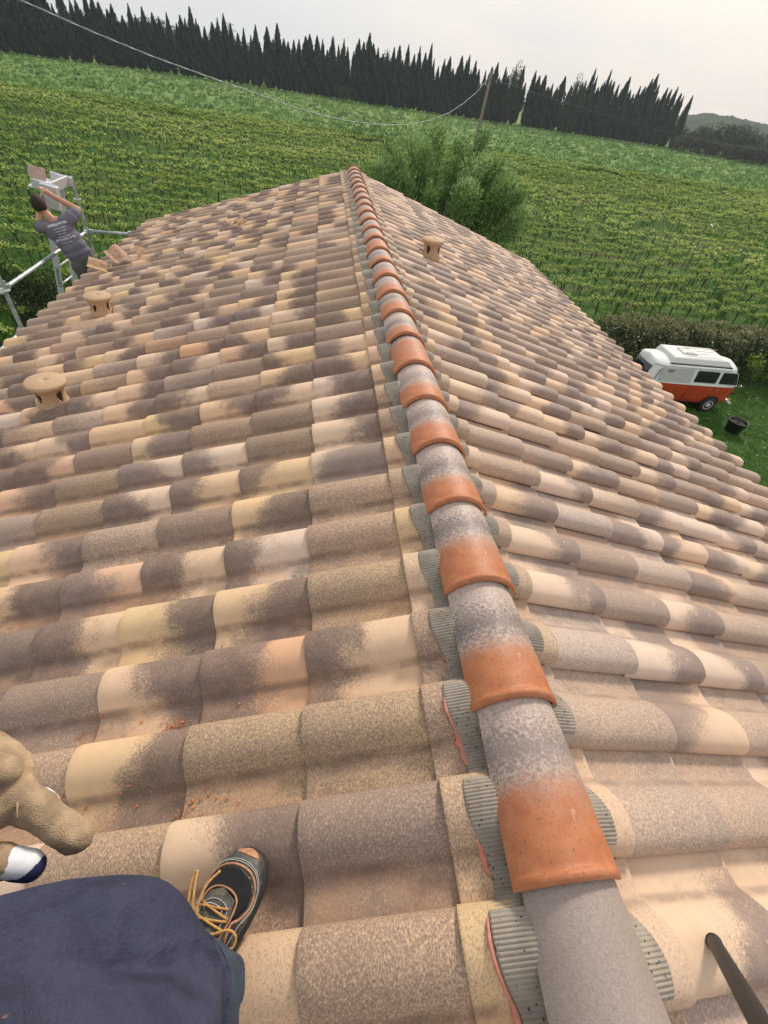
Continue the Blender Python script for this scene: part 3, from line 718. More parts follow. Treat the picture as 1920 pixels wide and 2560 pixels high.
# stakes
M_STAKE = simple('dark_weathered_stake', (.05, .042, .035), .9, .3, 10)
smb = MB(); smb.tube([(0, 0, -.1), (.0, 0, 1.25)], [.028, .024], 6); sme = smb.mesh('vine_stake'); sme.materials.append(M_STAKE)
stk = [(x+.5, y) for i, (x, y) in enumerate(spots) if vr.random() < .16 and visible((x+.5, y, G+.9))]
stk.sort(key=lambda p: math.hypot(*p)); 
for x, y in stk[:110]:
    o = tag(bpy.data.objects.new('vine_stake', sme), 'thin dark stake standing in a vineyard row', 'stake', 'stakes along the vineyard rows'); COL.objects.link(o)
    o.location = (x, y, G); o.rotation_euler = (vr.uniform(-.06, .06), vr.uniform(-.08, .08), 0)
# undergrowth
def tufts(xy, hmin, hmax, blades, wd, r, base=.5, sp=.16):
    n = len(xy); c = np.repeat(xy, blades, 0); m_ = len(c); h = r.uniform(hmin, hmax, n).repeat(blades)*r.uniform(.6, 1.1, m_)
    off = r.normal(0, sp, (m_, 2)); C_ = np.c_[c+off, G+h*.45]
    nz_ = np.array([mnoise.noise(Vector((p[0]*.06, p[1]*.09, 5)))+.6*mnoise.noise(Vector((p[0]*.3, p[1]*.35, 9))) for p in xy])
    lc = np.repeat(r.normal(base, .18, n)+.30*nz_, blades)+r.normal(0, .13, m_)
    return leaves(C_, h, wd, np.c_[off*1.5, np.ones(m_)], .28, r, lc, tri=True)
def rnd_xy(n, x0, x1, y0, y1, r, persp=True):
    y = y0+(y1-y0)*r.random(n)**(1.3 if persp else 1); f = (y/ y1)
    x = np.where(True, (x0+(x1-x0)*r.random(n))*(.35+.65*f), 0); return np.c_[x, y]
r = np.random.default_rng(5)
xy = rnd_xy(26000, -75, 125, 23.2, 104, r)
low_n = np.array([mnoise.noise(Vector((a*.12, b*.12, 0))) for a, b in xy]); xy = xy[low_n+r.normal(0, .25, len(xy)) > -.18]
xyl = np.c_[r.uniform(-32, -8.5, 9000), r.uniform(8, 24, 9000)]
V, F, L = tufts(np.vstack([xy, xyl]), .2, .55, 6, .05, r, .42)
tag(link('vineyard_grass', rawmesh('vineyard_grass', V, F, {'lc': L}), M_GRASS), 'tall rank green grass between the vine rows', 'grass', kind='stuff')
xy = np.c_[r.uniform(5, 42, 26000), r.uniform(3, 22, 26000)]
V, F, L = tufts(xy, .05, .13, 5, .03, r, .35, .1)
tag(link('lawn_grass', rawmesh('lawn_grass', V, F, {'lc': L}), M_GRASS), 'short dark green lawn around the camper van', 'grass', kind='stuff')
# daisies on the lawn
xy = np.c_[r.uniform(7, 30, 420), r.uniform(5, 18, 420)]; V = []; F = []
for i, (x, y) in enumerate(xy):
    b = len(V); s = r.uniform(.012, .022)
    V += [(x+s*math.cos(k*math.pi/3), y+s*math.sin(k*math.pi/3), G+.13+.01*(k % 2)) for k in range(6)]; F.append(tuple(range(b, b+6)))
me = bpy.data.meshes.new('daisies'); me.from_pydata(V, [], F)
tag(link('daisies', me, simple('white_petals', (.8, .8, .76))), 'tiny white daisies scattered over the lawn', 'flowers', kind='stuff')
n = 15000; y = r.uniform(107, 290, n)**1.0; x = (r.random(n)*1.75-.72)*(y+25)
V, F, L = tufts(np.c_[x, y], .35, .95, 5, .42, r, .5, .5)
tag(link('meadow_weeds', rawmesh('meadow_weeds', V, F, {'lc': L}), M_MEAD), 'lush green weeds covering the meadow between vineyard and cypresses', 'meadow', kind='stuff')
n = 5200; y = r.normal(108, 1.7, n); x = r.uniform(-95, 150, n)
V, F, L = tufts(np.c_[x, y], .5, 1.0, 6, .16, r, .38, .4)
tag(link('field_margin', rawmesh('field_margin', V, F, {'lc': L}), M_GRASS), 'tall grass strip between the vineyard and the meadow', 'grass', kind='stuff')
mb = MB(); mb.box((0, 0, .02), (.5, .35, .03)); o = mb.build('paper_sheet', simple('white_paper', (.8, .8, .8)), None); o.location = (44, 55.5, G+.75); o.rotation_euler = (.5, .2, .4)
tag(o, 'small white scrap of sheeting caught in the right part of the vineyard', 'scrap')
# ------------------------------------------------------------------ willow-like tree behind the roof
def big_tree():
    t = tag(empty('willow_tree', (4.75, 24.2, G)), 'bushy silvery green willow like tree rising behind the right roof edge', 'tree')
    r = np.random.default_rng(77); rd = random.Random(77)
    bl = []; mb = MB(); hub = Vector((0, 0, 1.5)); mb.tube([(0, 0, -.05), (.05, .02, .8), hub], [.2, .16, .13], 10)
    cen, axs, lcs = [], [], []
    for i in range(62):
        a = rd.uniform(0, 6.28); rad_ = math.sqrt(rd.random())*3.9
        top = 7.15-(rad_/3.9)**2*2.6+rd.uniform(-.9, .45)
        tipx, tipy = rad_*math.cos(a)*1.15, rad_*math.sin(a)*.75
        p1 = Vector((tipx*.45, tipy*.45, 1.8+top*.25)); tip = Vector((tipx, tipy, top)); p2 = p1.lerp(tip, .5)+Vector((0, 0, -.15))
        mb.tube([hub*.9, p1, p2, tip], [.07, .045, .028, .008], 5)
        nt_ = 14
        for k in range(nt_):
            q = p1.lerp(tip, k/(nt_-1)) if k else p1
            rr_ = .85*(1-.42*k/nt_)*rd.uniform(.6, 1.1)
            m_ = 150
            d = r.normal(size=(m_, 3)); d /= np.linalg.norm(d, axis=1)[:, None]
            cc = np.array(q)+d*(rr_*r.random(m_)**.5)[:, None]*np.array([1, 1, .9])
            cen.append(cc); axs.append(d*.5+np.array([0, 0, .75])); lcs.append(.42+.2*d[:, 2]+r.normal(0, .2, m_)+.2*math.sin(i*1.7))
    for i in range(60):
        a = rd.uniform(0, 6.28); q = np.array([math.cos(a)*rd.uniform(1.2, 3.9), math.sin(a)*rd.uniform(1, 2.8), rd.uniform(1.2, 4.2)]); m_ = 380
        d = r.normal(size=(m_, 3)); d /= np.linalg.norm(d, axis=1)[:, None]
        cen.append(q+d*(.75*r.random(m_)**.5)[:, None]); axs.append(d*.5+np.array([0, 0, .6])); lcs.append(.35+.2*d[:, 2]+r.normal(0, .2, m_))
    cen = np.vstack(cen); axs = np.vstack(axs); lcs = np.concatenate(lcs); n = len(cen)
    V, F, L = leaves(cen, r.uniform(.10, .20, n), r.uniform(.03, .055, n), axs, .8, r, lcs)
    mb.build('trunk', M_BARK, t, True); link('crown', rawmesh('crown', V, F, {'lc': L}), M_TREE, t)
big_tree()
# ------------------------------------------------------------------ hedge, shrubs
def bush(name, loc, blobs, n, m_, label, cat, ln=(.05, .1), wd=(.03, .05), seed=1, inner=.6, shift=0., trunk=True, axis=None):
    r = np.random.default_rng(seed); t = tag(empty(name, loc), label, cat)
    c, d, k = shells(blobs, n, r, inner); keep = c[:, 2] > .03; c = c[keep]; d = d[keep]; k = k[keep]
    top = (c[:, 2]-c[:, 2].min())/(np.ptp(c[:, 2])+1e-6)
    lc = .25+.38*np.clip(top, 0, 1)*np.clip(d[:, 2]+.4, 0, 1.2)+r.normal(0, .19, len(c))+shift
    V, F, L = leaves(c, r.uniform(*ln, len(c)), r.uniform(*wd, len(c)), d*.6+np.array(axis or [0, 0, .5]), .8, r, lc)
    link('foliage', rawmesh('foliage', V, F, {'lc': L}), m_, t)
    if trunk:
        mb = MB(); rd = random.Random(seed)
        for q, rr_ in blobs[::max(1, len(blobs)//14)]: mb.tube([(q[0]*.7+rd.uniform(-.1, .1), q[1]*.6, -.02), (q[0]*.9, q[1]*.8, q[2]*.5), tuple(q)], [.03, .022, .01], 5)
        mb.build('stems', M_BARK, t)
    return t
hr = random.Random(9)
blobs = []
for i in range(240):
    x = 28*i/239; blobs.append(((x, hr.uniform(-.75, .75), hr.uniform(.35, 1.75) if i % 3 else 1.62), (hr.uniform(.5, .75), hr.uniform(.55, .8), hr.uniform(.45, .55))))
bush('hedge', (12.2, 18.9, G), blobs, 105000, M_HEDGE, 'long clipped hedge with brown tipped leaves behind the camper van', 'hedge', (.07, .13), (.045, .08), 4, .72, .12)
blobs = [((hr.gauss(0, .75), hr.gauss(0, .6), hr.uniform(.4, 1.9)), (hr.uniform(.3, .6),)*3) for _ in range(26)]
bush('shrub', (-11.1, 18.6, G), blobs, 9000, M_SHRUB, 'dark rounded evergreen shrub beside the scaffold on the left', 'shrub', (.06, .12), (.03, .055), 6, .5)
blobs = [((hr.gauss(0, .9), hr.gauss(0, .7), hr.uniform(.2, 1.3)), (hr.uniform(.2, .5),)*3) for _ in range(18)]
t = bush('shrub', (21.3, 17.4, G), blobs, 2600, M_VLEAF, 'loose yellow green shrub with bare branches right of the camper van', 'shrub', (.08, .16), (.04, .07), 8, .3, -.1)
mb = MB()
for k in range(9):
    a = hr.uniform(0, 6.28); mb.tube([(0, 0, .1), (math.cos(a)*.8, math.sin(a)*.6, hr.uniform(.7, 1.3)), (math.cos(a)*1.5, math.sin(a)*1.1, hr.uniform(1.3, 2.2))], [.05, .03, .012], 5)
mb.build('bare_branches', M_BARK, t)
# ------------------------------------------------------------------ pole and cable
M_POLE = simple('weathered_wood_pole', (.22, .18, .14), .9, .2, 8, bumpk=.3)
p = tag(empty('utility_pole', (9.85, 38.6, G)), 'leaning round wooden utility pole rising behind the willow tree', 'utility pole')
mb = MB(); mb.tube([(-.25, 0, -.1), (-.05, 0, 5), (.12, -.05, 9.55)], [.125, .11, .085], 12); mb.build('pole_shaft', M_POLE, p, True)
mb = MB(); mb.box((.10, -.16, 9.35), (.10, .10, .18)); mb.build('cable_bracket', M_STEEL, p, bevel=.01)
cab = [(-13.5, 5.2, 4.4), (-10.6, 9.35, 2.85), (-8.3, 12.6, 1.98)]+[tuple(q) for q in [[-6.8, 14.73, 1.52], [-5.93, 15.97, 1.22], [-5.04, 17.23, 0.95], [-4.0, 18.7, .69], [-2.77, 20.46, 0.40], [-1.74, 21.92, 0.14], [-0.49, 23.71, -0.1], [0.6, 25.25, -.235], [2.34, 27.74, -0.34], [3.74, 29.72, -0.31], [5.3, 31.95, -0.1], [6.67, 33.89, 0.25], [7.76, 35.43, 0.70], [8.84, 36.97, 1.28], [9.58, 38.03, 1.85], [9.92, 38.45, 2.15]]]
mb = MB()
def fine(pts, k=7):
    out = []
    for a, b in zip(pts[:-1], pts[1:]): out += [Vector(a).lerp(Vector(b), i/k) for i in range(k)]
    return out+[Vector(pts[-1])]
fp = fine(cab, 9)
for ph in (0, math.pi):
    mb.tube([q+Vector((.010*math.cos(i*1.1+ph), 0, .010*math.sin(i*1.1+ph))) for i, q in enumerate(fp)], .0085, 5)
tag(mb.build('overhead_cable', simple('pale_grey_cable', (.34, .35, .36), .5), None, True), 'thick pale twisted cable sagging from upper left to the wooden pole', 'cable')
mb = MB(); mb.tube([Vector((9.95, 38.6, 2.0)).lerp(Vector((75, 72, 2.2)), i/20)-Vector((0, 0, math.sin(math.pi*i/20)*1.6)) for i in range(21)], .010, 4)
tag(mb.build('overhead_wire', simple('dark_wire', (.10, .11, .12)), None), 'thin dark wire running right from the wooden pole past the cypresses', 'wire')
# ------------------------------------------------------------------ camper van
def van():
    t = tag(empty('camper_van', (15.50, 14.84, G), rad(-1.4)), 'old white and orange red camper van with raised roof parked on the lawn', 'van')
    M_W, nt = mat('white_van_paint', .28, (.74, .75, .70), spec=.5); M_O, _ = mat('orange_red_van_paint', .3, (.50, .065, .018), spec=.5)
    nt_ = NT(M_O.node_tree); oc_ = obco(nt_); nt_.b = nt_.n['Principled BSDF']; setc(nt_, nt_.mix(nt_.maprange(nt_.noise(oc_, 3, 4), .4, .65, 0, .5), (.52, .07, .02), (.36, .05, .02)))
    M_G, _ = mat('dark_window_glass', .06, (.012, .014, .016), spec=.8); M_RUB = simple('black_tyre_rubber', (.018, .018, .018), .8)
    M_PAN = simple('grey_white_panel', (.50, .51, .48), .4, .06); M_CHR = simple('chrome_trim', (.55, .55, .55), .2, .05, metal=.9); M_BLK = simple('black_trim', (.02, .02, .02), .5)
    sec = [(0, .30), (.55, .30), (.74, .33), (.80, .40), (.835, .6), (.855, .85), (.86, 1.06), (.858, 1.12), (.845, 1.16), (.83, 1.24), (.80, 1.45), (.765, 1.66), (.745, 1.76), (.735, 1.79), (.70, 1.825), (.58, 1.875), (.4, 1.915), (.2, 1.94), (0, 1.95)]
    def xr(z_): return np.interp(z_, [.3, .5, .9, 1.15, 1.8, 1.95], [.16, .04, .0, .03, .26, .34])
    def xf(z_): return np.interp(z_, [.3, .5, .9, 1.15, 1.3, 1.8, 1.95], [4.30, 4.40, 4.44, 4.40, 4.33, 4.04, 3.90])
    ts = [0, .004, .012, .026, .05, .09, .16, .28, .4, .5, .6, .72, .84, .91, .95, .974, .988, .996, 1]
    def ysc(t): q = abs(2*t-1); return max(0., 1-q**9)**(1/3.2)
    def ring(t, lo, hi):
        ids = [i for i in range(len(sec)) if lo <= i <= hi]; right = [(xr(sec[i][1])+(xf(sec[i][1])-xr(sec[i][1]))*t, -sec[i][0]*ysc(t), sec[i][1]) for i in ids]
        left = [(a, -b, c) for a, b, c in right]
        return right, left
    OX, OY = -3.42, .86
    for nm, lo, hi, m_ in (('lower_body', 0, 8, M_O), ('upper_body', 8, 18, M_W)):
        V = []; F = []; m2 = hi-lo+1
        for side in (0, 1):
            b = len(V)
            for t_ in ts: V += [(x+OX, y+OY, z_) for x, y, z_ in ring(t_, lo, hi)[side]]
            for i in range(len(ts)-1):
                for j in range(m2-1):
                    q = (b+i*m2+j, b+(i+1)*m2+j, b+(i+1)*m2+j+1, b+i*m2+j+1); F.append(q if side == 0 else q[::-1])
        bm = bmesh.new(); vs = [bm.verts.new(v) for v in V]
        for f in F:
            try: bm.faces.new([vs[i] for i in f])
            except ValueError: pass
        bmesh.ops.remove_doubles(bm, verts=bm.verts, dist=.0005)
        me = bpy.data.meshes.new(nm); bm.to_mesh(me); bm.free(); o = link(nm, me, m_, t, True); me.set_sharp_from_angle(angle=rad(40))
    def ypos(z_): return np.interp(z_, [s[1] for s in sec[1:-1]], [s[0] for s in sec[1:-1]])
    def side_panel(x0, x1, z0, z1, off, sl=0., sr=0., rc=.05, side=-1):
        pts = []
        for (cx, cz, a0) in ((x1-rc, z1-rc, 0), (x0+rc, z1-rc, 90), (x0+rc, z0+rc, 180), (x1-rc, z0+rc, 270)):
            for k in range(5):
                a = rad(a0+k*22.5); x = cx+rc*math.cos(a); z_ = cz+rc*math.sin(a); u = (z_-z0)/(z1-z0)
                x += (sl*u if x < (x0+x1)/2 else sr*u); pts.append((x+OX, OY+side*(ypos(z_)+off), z_))
        n = len(pts); back = [(x, OY+(y-OY)*.985, z_) for x, y, z_ in pts]
        return pts+back, [tuple(range(n)) if side < 0 else tuple(range(n))[::-1]]+[(i, (i+1) % n, n+(i+1) % n, n+i) for i in range(n)]
    for side in (-1, 1):
        for (a, b, sl, sr) in ((2.15, 3.13, 0, 0), (3.27, 4.10, 0, -.20)):
            mb = MB(); mb.add(*side_panel(a, b, 1.26, 1.70, .006, sl, sr, .06, side)); w_ = mb.build('side_window', M_G, t)
            mb = MB(); V_, F_ = side_panel(a-.025, b+.025, 1.235, 1.725, .002, sl, sr, .07, side); mb.add(V_, F_); mb.build('window_frame', M_PAN, w_)
        mb = MB(); mb.add(*side_panel(.62, 2.0, 1.19, 1.73, .006, .0, 0, .04, side)); mb.build('side_panel', M_PAN, t)
        mb = MB()
        for k in range(9): mb.box((.50+.012*k+OX-.05, OY+side*(ypos(1.3+.045*k)+.004), 1.28+.045*k), (.075, .01, .018))
        mb.build('air_intake', M_BLK, t)
        mb = MB()
        for k in range(3): mb.box((1.0+OX, OY+side*(ypos(1.6)+.012), 1.58+k*.04), (.28, .008, .014))
        mb.build('louvre', M_BLK, t)
        mb = MB(); 
        mb.tube([(x+OX, OY+side*(.862*min(1, ysc((x)/4.42))+.004), 1.155) for x in (.12, .5, 1.5, 2.5, 3.5, 4.0, 4.3)], .014, 6); mb.build('belt_moulding', M_W, t, True)
        mb = MB(); mb.tube([(x+OX, OY+side*(.748*min(1, ysc((x-.2)/3.85))+.006), 1.785) for x in (.3, .6, 1.5, 2.5, 3.5, 3.9)], .016, 6); mb.build('gutter', M_PAN, t, True)
        mb = MB()
        for xx in (2.07, 3.19): mb.box((xx+OX, OY+side*(.853), .78), (.012, .02, .74)); 
        mb.box((2.6+OX, OY+side*.857, .42), (1.1, .012, .01)); mb.build('door_seam', M_BLK, t)
        mb = MB(); mb.box((3.02+OX, OY+side*.885, 1.0), (.15, .025, .022)); mb.box((3.36+OX, OY+side*.885, 1.0), (.13, .025, .022)); mb.build('door_handle', M_CHR, t, bevel=.004)
        mb = MB(); mb.tube([(4.02+OX, OY+side*.85, 1.22), (4.10+OX, OY+side*1.0, 1.28)], .008, 6); mb.lathe([(.005, 0), (.075, .005), (.08, .02), (.06, .03)], (4.10+OX, OY+side*1.0, 1.29), 14, Matrix.Rotation(rad(90), 3, 'Y')); mb.build('mirror', M_CHR, t, True)
        for xw in (3.42, 1.02):
            mb = MB(); n = 24
            ang_ = [math.pi*k/n for k in range(n+1)]
            Rr = .40; V_ = [(xw+OX+Rr*math.cos(a), OY+side*(ypos(max(.36, .36+Rr*math.sin(a)*.95))+.005), max(.32, .36+Rr*math.sin(a)*.92)) for a in ang_]
            mb.add(V_+[(x, OY+side*.55, z_) for x, _, z_ in V_], [tuple(range(n+1))]+[(i, i+1, n+2+i, n+1+i) for i in range(n)]); mb.build('wheel_arch', M_BLK, t)
            R90 = Matrix.Rotation(rad(90), 3, 'X')
            mb = MB(); mb.lathe([(.19, -.085), (.27, -.09), (.315, -.075), (.33, -.05), (.33, .05), (.315, .075), (.27, .09), (.19, .085)], (xw+OX, OY+side*.80, .325), 36, R90)
            wt_ = mb.build('wheel', M_RUB, t, True)
            mb = MB(); sg = side
            pr_ = [(.198, .08), (.19, .092), (.165, .085), (.15, .06), (.10, .07), (.085, .095), (.05, .105), (.002, .108)]
            mb.lathe([(a, b*(1 if sg < 0 else -1)) for a, b in pr_], (xw+OX, OY+side*.80, .325), 32, R90, cap=False); mb.build('rim', simple('painted_steel_rim', (.62, .62, .58), .35), wt_, True)
    # front and rear glass
    def end_glass(z0, z1, hw0, hw1, fx, off, nm):
        V_ = []; n = 12
        for z_, hw in ((z0, hw0), ((z0+z1)/2, (hw0+hw1)/2), (z1, hw1)):
            for i in range(n+1):
                y = -hw+2*hw*i/n; yy = abs(y)/ypos(z_); q = 1-min(.999, yy**3.2)
                tt = .5+.5*(q)**(1/9); x = xr(z_)+(xf(z_)-xr(z_))*(tt if fx else 1-tt); V_.append((x+OX+(off if fx else -off), OY+y, z_))
        F_ = [(j*(n+1)+i, j*(n+1)+i+1, (j+1)*(n+1)+i+1, (j+1)*(n+1)+i) for j in range(2) for i in range(n)]
        mb = MB(); mb.add(V_, F_); o = mb.build(nm, M_G, t, True); s = o.modifiers.new('t', 'SOLIDIFY'); s.thickness = .012; s.offset = 0
    end_glass(1.24, 1.72, .66, .58, True, .012, 'windscreen'); end_glass(1.26, 1.68, .60, .54, False, .012, 'rear_window')
    # raised roof
    def slab(x0, x1, w_, z0, z1, fr, nm, m_, par=t, be=.02):
        V_ = []
        for z_, ins in ((z0, 0), (z0+.05, 0), (z1-.03, .05), (z1, .11)):
            for (sx, sy) in ((-1, -1), (1, -1), (1, 1), (-1, 1)):
                x = x0+ins if sx < 0 else x1-ins*(1+fr*3); V_.append((x+OX, OY+sy*(w_-ins), z_))
        F_ = [(i*4+k, i*4+(k+1) % 4, (i+1)*4+(k+1) % 4, (i+1)*4+k) for i in range(3) for k in range(4)]+[(0, 3, 2, 1), (12, 13, 14, 15)]
        mb = MB(); mb.add(V_, F_); return mb.build(nm, m_, par, bevel=be)
    pt = slab(.95, 3.55, .64, 1.86, 2.10, 1, 'raised_roof', M_W, be=.035)
    slab(.90, 3.60, .67, 1.83, 1.875, 0, 'roof_seal', M_BLK, pt, .004)
    slab(1.55, 2.15, .27, 2.095, 2.15, 0, 'roof_hatch', M_PAN, pt, .01)
    mb = MB()
    for yy in (-.42, -.14, .14, .42): mb.box((2.35+OX+.35*(yy > 0), OY+yy, 2.103), (1.5 if abs(yy) > .3 else .75, .03, .012))
    mb.build('roof_rib', simple('tan_roof_strip', (.42, .33, .27)), pt)
    mb = MB()
    for fx in (0, 1):
        x = 4.50 if fx else -.06; V_ = [(x+OX-(0 if abs(y) < .6 else .12*(1 if fx else -1)), OY+y, .45) for y in (-.84, -.6, -.3, 0, .3, .6, .84)]
        mb.tube(V_, .055, 8)
    mb.build('bumper', M_W, t, True)
    for sy in (-1, 1):
        mb = MB(); mb.lathe([(.002, .03), (.07, .025), (.095, .0), (.10, -.02)], (4.40+OX, OY+sy*.58, .82), 20, Matrix.Rotation(rad(90), 3, 'Y'), cap=False); mb.build('headlight', M_CHR, t, True)
        mb = MB(); mb.box((4.36+OX, OY+sy*.70, .56), (.05, .12, .05)); mb.build('indicator', simple('amber_lens', (.7, .25, .03), .3), t, bevel=.01)
    mb = MB(); mb.tube([(4.0+OX, OY-.5, 1.86), (4.35+OX, OY-.55, 2.0)], .006, 4); mb.build('aerial', M_BLK, t)
van()
# pot
t = tag(empty('plant_pot', (15.85, 13.45, G)), 'large black plastic plant pot with bare twigs on the lawn below the van', 'plant pot')
mb = MB(); mb.lathe([(.25, 0), (.27, .02), (.34, .42), (.365, .43), (.365, .47), (.335, .47), (.325, .40), (.315, .38)], n=36, cap=False); mb.add([(.25*math.cos(k*math.pi/18), .25*math.sin(k*math.pi/18), .004) for k in range(36)], [tuple(range(36))])
mb.build('pot_wall', simple('black_plastic', (.015, .016, .016), .45), t, True)
mb = MB(); mb.lathe([(.33, .36), (.2, .385), (.002, .39)], n=30, cap=False); mb.build('soil', simple('dark_soil', (.03, .025, .018), .95, bumpk=.6), t, True)
mb = MB()
for k in range(7): a = k*.95; mb.tube([(0, 0, .36), (.15*math.cos(a), .15*math.sin(a), .6), (.35*math.cos(a), .3*math.sin(a), .75+.08*(k % 3))], [.008, .006, .003], 5)
mb.build('twigs', M_BARK, t)
mb = MB(); mb.box((0, 0, .05), (.7, .16, .05), Matrix.Rotation(.3, 3, 'Z')); mb.box((.28, .15, .08), (.35, .12, .03), Matrix.Rotation(-.5, 3, 'Z'))
o = mb.build('rusty_scrap', simple('rusty_orange_metal', (.34, .12, .05), .8, .3), None, bevel=.01); o.location = (20.3, 14.5, G+.06); tag(o, 'flat rusty orange scrap lying on the lawn right of the van', 'scrap')
# ------------------------------------------------------------------ scaffold
M_TUBE, nt = mat('galvanised_scaffold_tube', .45, metal=.55, spec=.5); oc = obco(nt)
setc(nt, nt.mix(nt.maprange(nt.noise(oc, 9, 4, .6), .35, .68), (.30, .36, .35), (.62, .66, .66)))
XT = -4.45
scf = tag(empty('scaffold', (XT, 7.5, G)), 'galvanised tube scaffold standing along the left eave', 'scaffold')
def sp(o): o.location = (-XT, -7.5, -G); return o
def rosette(mb, x, y, z_):
    n = 40; V = []; 
    for k in range(n):
        a = 2*math.pi*k/n; r_ = .062-.008*(k % 5 == 0); V += [(x+r_*math.cos(a), y+r_*math.sin(a), z_+.005), (x+r_*math.cos(a), y+r_*math.sin(a), z_-.005)]
    V += [(x, y, z_+.005), (x, y, z_-.005)]; F = []
    for k in range(n):
        k2 = (k+1) % n; F += [(2*k, 2*k+1, 2*k2+1, 2*k2), (2*n, 2*k, 2*k2), (2*n+1, 2*k2+1, 2*k+1)]
    mb.add(V, F)
for y in (3.75, 6.30, 9.08):
    mb = MB(); mb.tube([(XT, y, G+.02), (XT, y, -.42 if y > 7 else -.25)], .0242, 14); po = sp(mb.build('post', M_TUBE, scf, auto=40))
    mb = MB()
    for z_ in (-.72, -1.19, -1.68, -2.2, -3.7): rosette(mb, XT, y, z_)
    mb.build('rosette', M_TUBE, po)
for y0_, y1_ in ((3.8, 6.25), (6.35, 9.03)):
    for z_ in (-1.17, -1.7):
        if z_ < -1.5 and y0_ > 5: continue
        mb = MB(); mb.tube([(XT, y0_, z_), (XT, y1_, z_)], .0242, 14); a = sp(mb.build('guard_rail', M_TUBE, scf, auto=40))
        mb = MB(); 
        for ye, s in ((y0_, 1), (y1_, -1)):
            mb = MB(); mb.box((XT, ye+s*.03, z_), (.05, .075, .062)); mb.box((XT, ye+s*.02, z_+.04), (.018, .02, .07)); mb.build('wedge_head', M_TUBE, a, bevel=.006)
mb = MB(); mb.tube([(XT+.04, 9.08, -1.17), (-3.80, 9.16, -1.17)], .0242, 14); a = sp(mb.build('cross_tube', M_TUBE, scf, auto=40))
for c_, d_ in (((-3.80, 9.16, -1.165), (.05, .07, .07)), ((XT+.06, 9.08, -1.17), (.07, .05, .062))):
    mb = MB(); mb.box(c_, d_); mb.build('wedge_head', M_TUBE, a, bevel=.006)
for k in range(4):
    mb = MB(); mb.box((XT+.10+.0*k, 5.0, -2.2), (.01, .01, .01)) if False else mb.box((-4.27+k*.16*.9, 7.7, -2.22), (.14, 7.6, .045)); sp(mb.build('deck_plank', simple('scaffold_plank_wood', (.30, .22, .13), .85), scf, bevel=.004))
# ------------------------------------------------------------------ ladder hoist behind the worker
M_ALU = simple('brushed_aluminium', (.62, .63, .64), .42, .08, 30, metal=.35)
M_PINK = simple('pinkish_clay', (.55, .40, .34), .8, .12, 20)
lt = Vector((-4.54, 8.62, -.38)); lb = Vector((-5.85, 8.62, G))
ld = tag(empty('ladder_hoist', tuple(lb)), 'silver aluminium ladder hoist with a loading box leaning on the scaffold beyond the worker', 'hoist')
dl = (lt-lb).normalized(); Rl = mat_from(dl, Vector((0, 1, 0)))
def lp(u, v, n=0): return lt-dl*u+Vector((0, v, 0))+Vector((dl.z, 0, -dl.x))*n-lb
for v in (-.29, .29):
    mb = MB(); a, b = lp(.02, v), lp(6.95, v); c = (a+b)/2; mb.box(c, (.03, .085, 6.95), Matrix((Vector((0, 1, 0)), Vector((dl.z, 0, -dl.x)), dl)).transposed()); mb.build('rail', M_ALU, ld, bevel=.004)
for k in range(23):
    mb = MB(); mb.tube([lp(.35+k*.28, -.28), lp(.35+k*.28, .28)], .016, 8); mb.build('rung', M_ALU, ld, True)
Rb = Matrix((Vector((0, 1, 0)), Vector((dl.z, 0, -dl.x)), dl)).transposed()
bx = empty('loading_box'); bx.parent = ld
mb = MB(); mb.box(lp(.06, 0, .1), (.62, .03, .14), Rb); mb.box(lp(.06, .31, .02), (.03, .30, .12), Rb); mb.box(lp(.06, -.31, .02), (.03, .30, .12), Rb); mb.box(lp(.12, 0, -.06), (.60, .28, .025), Rb)
mb.box(lp(.16, -.33, .1), (.10, .22, .30), Rb)
bpy.data.objects.remove(bx); mb.build('loading_box', M_ALU, ld, bevel=.008)
mb = MB(); mb.box(lp(.30, -.33, .12), (.02, .05, .05), Rb); mb.build('red_catch', simple('red_plastic', (.6, .03, .03), .4), ld)
def text_mesh(name, body, size, m_, parent, M, extrude=.001, spacing=1.0, bold=0.0):
    cu = bpy.data.curves.new(name, 'FONT'); cu.body = body; cu.size = size; cu.extrude = extrude; cu.space_character = spacing; cu.align_x = 'CENTER'; cu.align_y = 'CENTER'; cu.offset = bold
    o = bpy.data.objects.new(name, cu); COL.objects.link(o); dg = bpy.context.evaluated_depsgraph_get(); me = bpy.data.meshes.new_from_object(o.evaluated_get(dg)); bpy.data.objects.remove(o)
    me.transform(M); me.materials.clear(); return link(name, me, m_, parent)
M_INK = simple('black_print', (.03, .03, .03), .6)
# lettering on the near faces of the rails (towards the camera, -y)
Mx = Matrix((dl, Vector((-dl.z, 0, dl.x)), Vector((0, -1, 0)))).transposed().to_4x4()
for v in (-.29,):
    pass
xd = dl; yd = Vector((-dl.z, 0, dl.x)); nd = xd.cross(yd)
Mt = Matrix((xd, yd, nd)).transposed().to_4x4(); Mt.translation = lp(1.33, -.29)+Vector((0, -.0175, 0))
text_mesh('lettering', 'Lemmer', .095, M_INK, ld, Mt)
pc = tag(MB(), 'x') if False else None
t = tag(empty('clay_tile', tuple(lt+Vector((-.10, -.14, .07)))), 'pinkish clay tile held upright by the worker above the hoist box', 'tile')
mb = MB(); V = []; n = 12
for off in (0, -.012):
    for (zz, ww) in ((-.10, .13), (-.05, .135), (0, .13), (.06, .125), (.09, .11), (.105, .08)):
        for j in range(n+1):
            u_ = -1+2*j/n; V.append((ww*u_, -.04*(1-u_*u_)+off, zz))
m_ = n+1; F = []
